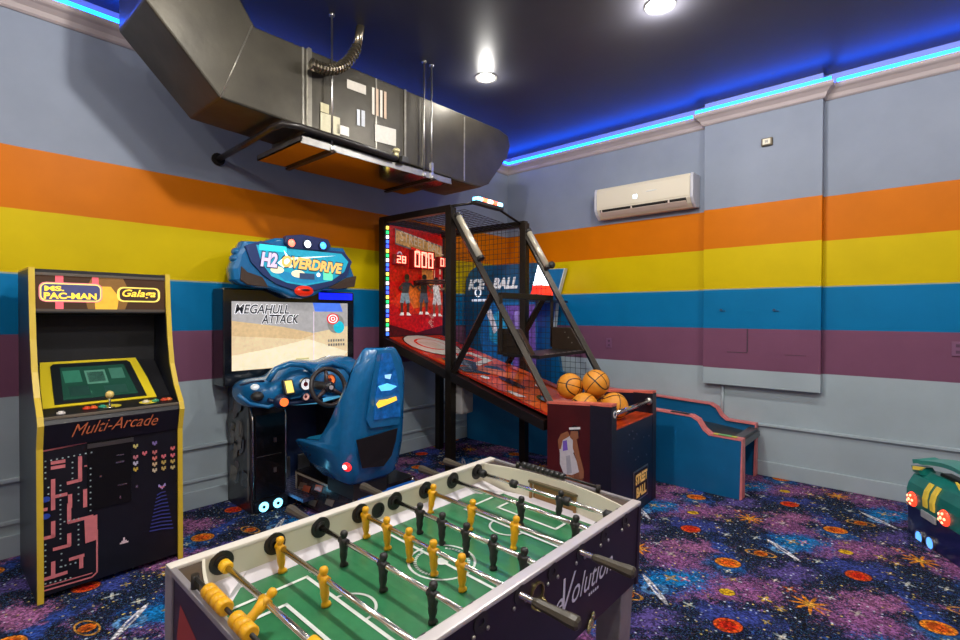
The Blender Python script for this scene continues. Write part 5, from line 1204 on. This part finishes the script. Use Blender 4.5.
# lettering and badge on the long side
LW = mat('logo_white', (196,190,210), .4, emit=.1)
text('logo_lettering', 'e', (TW_+.0005,.095,.628), (0,1,0), (0,0,1), .045, .048, LW, ft, shear=.35); text('logo_lettering', 'olution', (TW_+.0005,.19,.63), (0,1,.02), (0,0,1), .27, .075, LW, ft, shear=.35)
text('logo_lettering', 'V', (TW_+.0008,.135,.61), (0,1,0), (0,0,1), .075, .12, LW, ft, shear=.45)
m = MB()
for i in range(5): m.box((TW_+.0005,.30+i*.014,.608), (TW_+.0015,.308+i*.014,.616))
m.build('logo_small_marks', LW, ft)
m = MB(); m.ell((TW_+.004,.315,.47+.04), (.006,.018,.02)); m.ell((TW_+.006,.30,.50), (.006,.012,.014)); m.ell((TW_+.006,.325,.535), (.006,.010,.014)); m.build('silver_badge', mat('badge_silver', (210,200,150), .2, .8), ft)
m = MB(); m.poly([(-.30,-TL-.0005,.60),(-.20,-TL-.0005,.58),(-.16,-TL-.0005,.70),(-.27,-TL-.0005,.74)], srgb(150,50,40)); m.poly([(-.12,-TL-.0005,.52),(.1,-TL-.0005,.52),(.02,-TL-.0005,.75)], srgb(110,100,130)); m.build('end_print', P_MATTE, ft, recalc=False)

# ================================================================== SMALL CAR-SHAPED RIDE
ex_, ey_ = .463, -.887; rzk = math.atan2(-.463, -.887); KW = .60
kd = thing('kiddie_ride_car', 'small teal and blue car-shaped ride with yellow stripes and round red tail lights', 'kiddie ride', (4.119+ex_*KW/2, -.697+ey_*KW/2, 0), rzk)
# local axes: x toward the viewer, y along the tail from left to right
hw = KW/2
M_KB = mat('ride_blue', (14,26,84), .3, coat=.4, noise=.1); M_KT = mat('ride_teal', (24,120,112), .3, coat=.4, noise=.25, nscale=5.)
prk = [(0,0),(0,.30),(-.012,.345),(-.04,.400),(-.10,.43),(-.20,.42),(-.30,.31),(-.58,.28),(-.60,.25),(-.60,0)]
MB().prism(prk, 1, -hw, hw).build('body', M_KB, kd, bevel=.01)
MB().prism([(.006,.20),(.006,.30),(-.006,.35),(-.036,.406),(-.10,.438),(-.20,.428),(-.20,.415),(-.11,.41),(-.06,.375),(-.02,.2)], 1, -hw-.004, hw-.02).build('boot_lid', M_KT, kd, bevel=.006)
MB().box((-.60,hw,.02), (-.01,hw+.015,.27)).build('side_skirt', mat('ride_bright_blue', (20,60,210), .3, emit=.15), kd, bevel=.004)
for i in range(2):
    m = MB(); yy = -.085+i*.075; m.loft([[Vector((x+.0,yy+dy,z)) for dy in (-.022,.022)]+[Vector((x+.010,yy+dy,z)) for dy in (.017,-.017)] for x, z in ((.004,.245),(.008,.30),(-.003,.352),(-.030,.402))], smooth=False); m.build('yellow_stripe', mat('ride_yellow', (226,196,70), .35, emit=.15), kd)
for px, py in ((912,499),(944,518)):
    p = survey(0, .01, px, py, kd); m = MB(); m.ell((.006,p.y,p.z), (.024,.050,.050)); o = m.build('tail_light', mat('tail_red', (236,60,36), .25, emit=2.0), kd)
    m = MB()
    for k_3 in range(5): t = k_3*2*math.pi/5; m.ell((.024,p.y+.028*math.cos(t),p.z+.028*math.sin(t)), (.008,.009,.009))
    m.ell((.026,p.y,p.z), (.009,.012,.012)); m.build('bulb', mat('bulb_warm', (255,196,150), .3, emit=1.6), o)
p = survey(0, .01, 928, 517, kd); m = MB(); m.rbox((.002,p.y-.075,p.z-.024), (.014,p.y+.075,p.z+.024), .006); m.build('number_plate', mat('plate_grey', (170,176,180), .4), kd)
for px, py in ((919,537),(930,543)):
    p = survey(0, .01, px, py, kd); m = MB(); m.ring((.0,p.y,p.z), 0, .036, .044, .014); o = m.build('exhaust_ring', STEEL, kd); m = MB(); m.disc((.004,p.y,p.z), 0, .037, .006, 24); m.build('exhaust_glow', mat('exhaust_blue', (90,160,250), .3, emit=1.6), o)
# wing: arched blade on two feet
def wing(y): return .490+.055*(1-abs(y/hw)**2.)+(.012 if abs(y) > hw*.8 else 0)
m = MB(); n = 20
rings = []
for i in range(n+1):
    y = -hw-.0+2*hw*i/n; z = wing(y); x0_ = -.08-.06*(1-(y/hw)**2)
    rings.append([Vector((x0_+.05,y,z-.028)), Vector((x0_+.055,y,z)), Vector((x0_-.05,y,z+.02)), Vector((x0_-.06,y,z-.004))])
m.loft(rings, smooth=False); wg = m.build('wing', mat('ride_teal_pale', (60,150,140), .3, coat=.3), kd)
m = MB(); m.loft([[Vector((-.03,-hw+.0,.42)),Vector((-.03,-hw+.09,.42)),Vector((-.13,-hw+.09,.42)),Vector((-.13,-hw,.42))],[Vector((-.03,-hw-.02,.455)),Vector((-.03,-hw+.03,.455)),Vector((-.13,-hw+.03,.46)),Vector((-.13,-hw-.02,.46))]], smooth=False)
m.build('wing_foot', mat('ride_teal', (24,120,112)), wg); m = MB(); m.loft([[Vector((-.03,hw-.09,.405)),Vector((-.03,hw,.405)),Vector((-.13,hw,.405)),Vector((-.13,hw-.09,.405))],[Vector((-.03,hw-.03,.455)),Vector((-.03,hw+.02,.455)),Vector((-.13,hw+.02,.46)),Vector((-.13,hw-.03,.46))]], smooth=False)
m.build('wing_foot', mat('ride_teal', (24,120,112)), wg)
m = MB()
for sy in (-1, 1): m.loft([[Vector((-.018,sy*(hw-.02),.462)),Vector((-.018,sy*(hw-.15),.490)),Vector((-.012,sy*(hw-.10),.455)),Vector((-.012,sy*(hw-.03),.440))],[Vector((-.030,sy*(hw-.02),.462)),Vector((-.030,sy*(hw-.15),.490)),Vector((-.030,sy*(hw-.10),.455)),Vector((-.030,sy*(hw-.03),.440))]], smooth=False)
m.build('wing_stripe', mat('ride_yellow', (226,196,70)), wg)
MB().box((-.19,-hw+.12,.425), (-.12,hw-.12,.455)).build('dark_recess', mat('ride_black', (14,14,18), .4), kd, bevel=.01)

# ------------------------------------------------------------------ camera, world, view
cam = bpy.data.cameras.new('camera'); co = bpy.data.objects.new('camera', cam); COL.objects.link(co)
cam.sensor_fit = 'HORIZONTAL'; cam.sensor_width = 36; cam.lens = FPX*36/960; cam.clip_start = .05
Mx_ = Matrix((( _R2.x,_U2.x,-_F.x,CAMP.x),(_R2.y,_U2.y,-_F.y,CAMP.y),(_R2.z,_U2.z,-_F.z,CAMP.z),(0,0,0,1)))
co.matrix_world = Mx_
bpy.context.scene.camera = co
w = bpy.data.worlds.new('world'); bpy.context.scene.world = w; w.use_nodes = True
w.node_tree.nodes['Background'].inputs[0].default_value = (.5,.55,.65,1); w.node_tree.nodes['Background'].inputs[1].default_value = .3
sc = bpy.context.scene; sc.view_settings.view_transform = 'Standard'; sc.view_settings.look = 'None'; sc.view_settings.exposure = 0.0; sc.view_settings.gamma = 1.0
for o in bpy.data.objects:
    for k_4 in ('loc0', 'rz0'):
        if k_4 in o: del o[k_4]
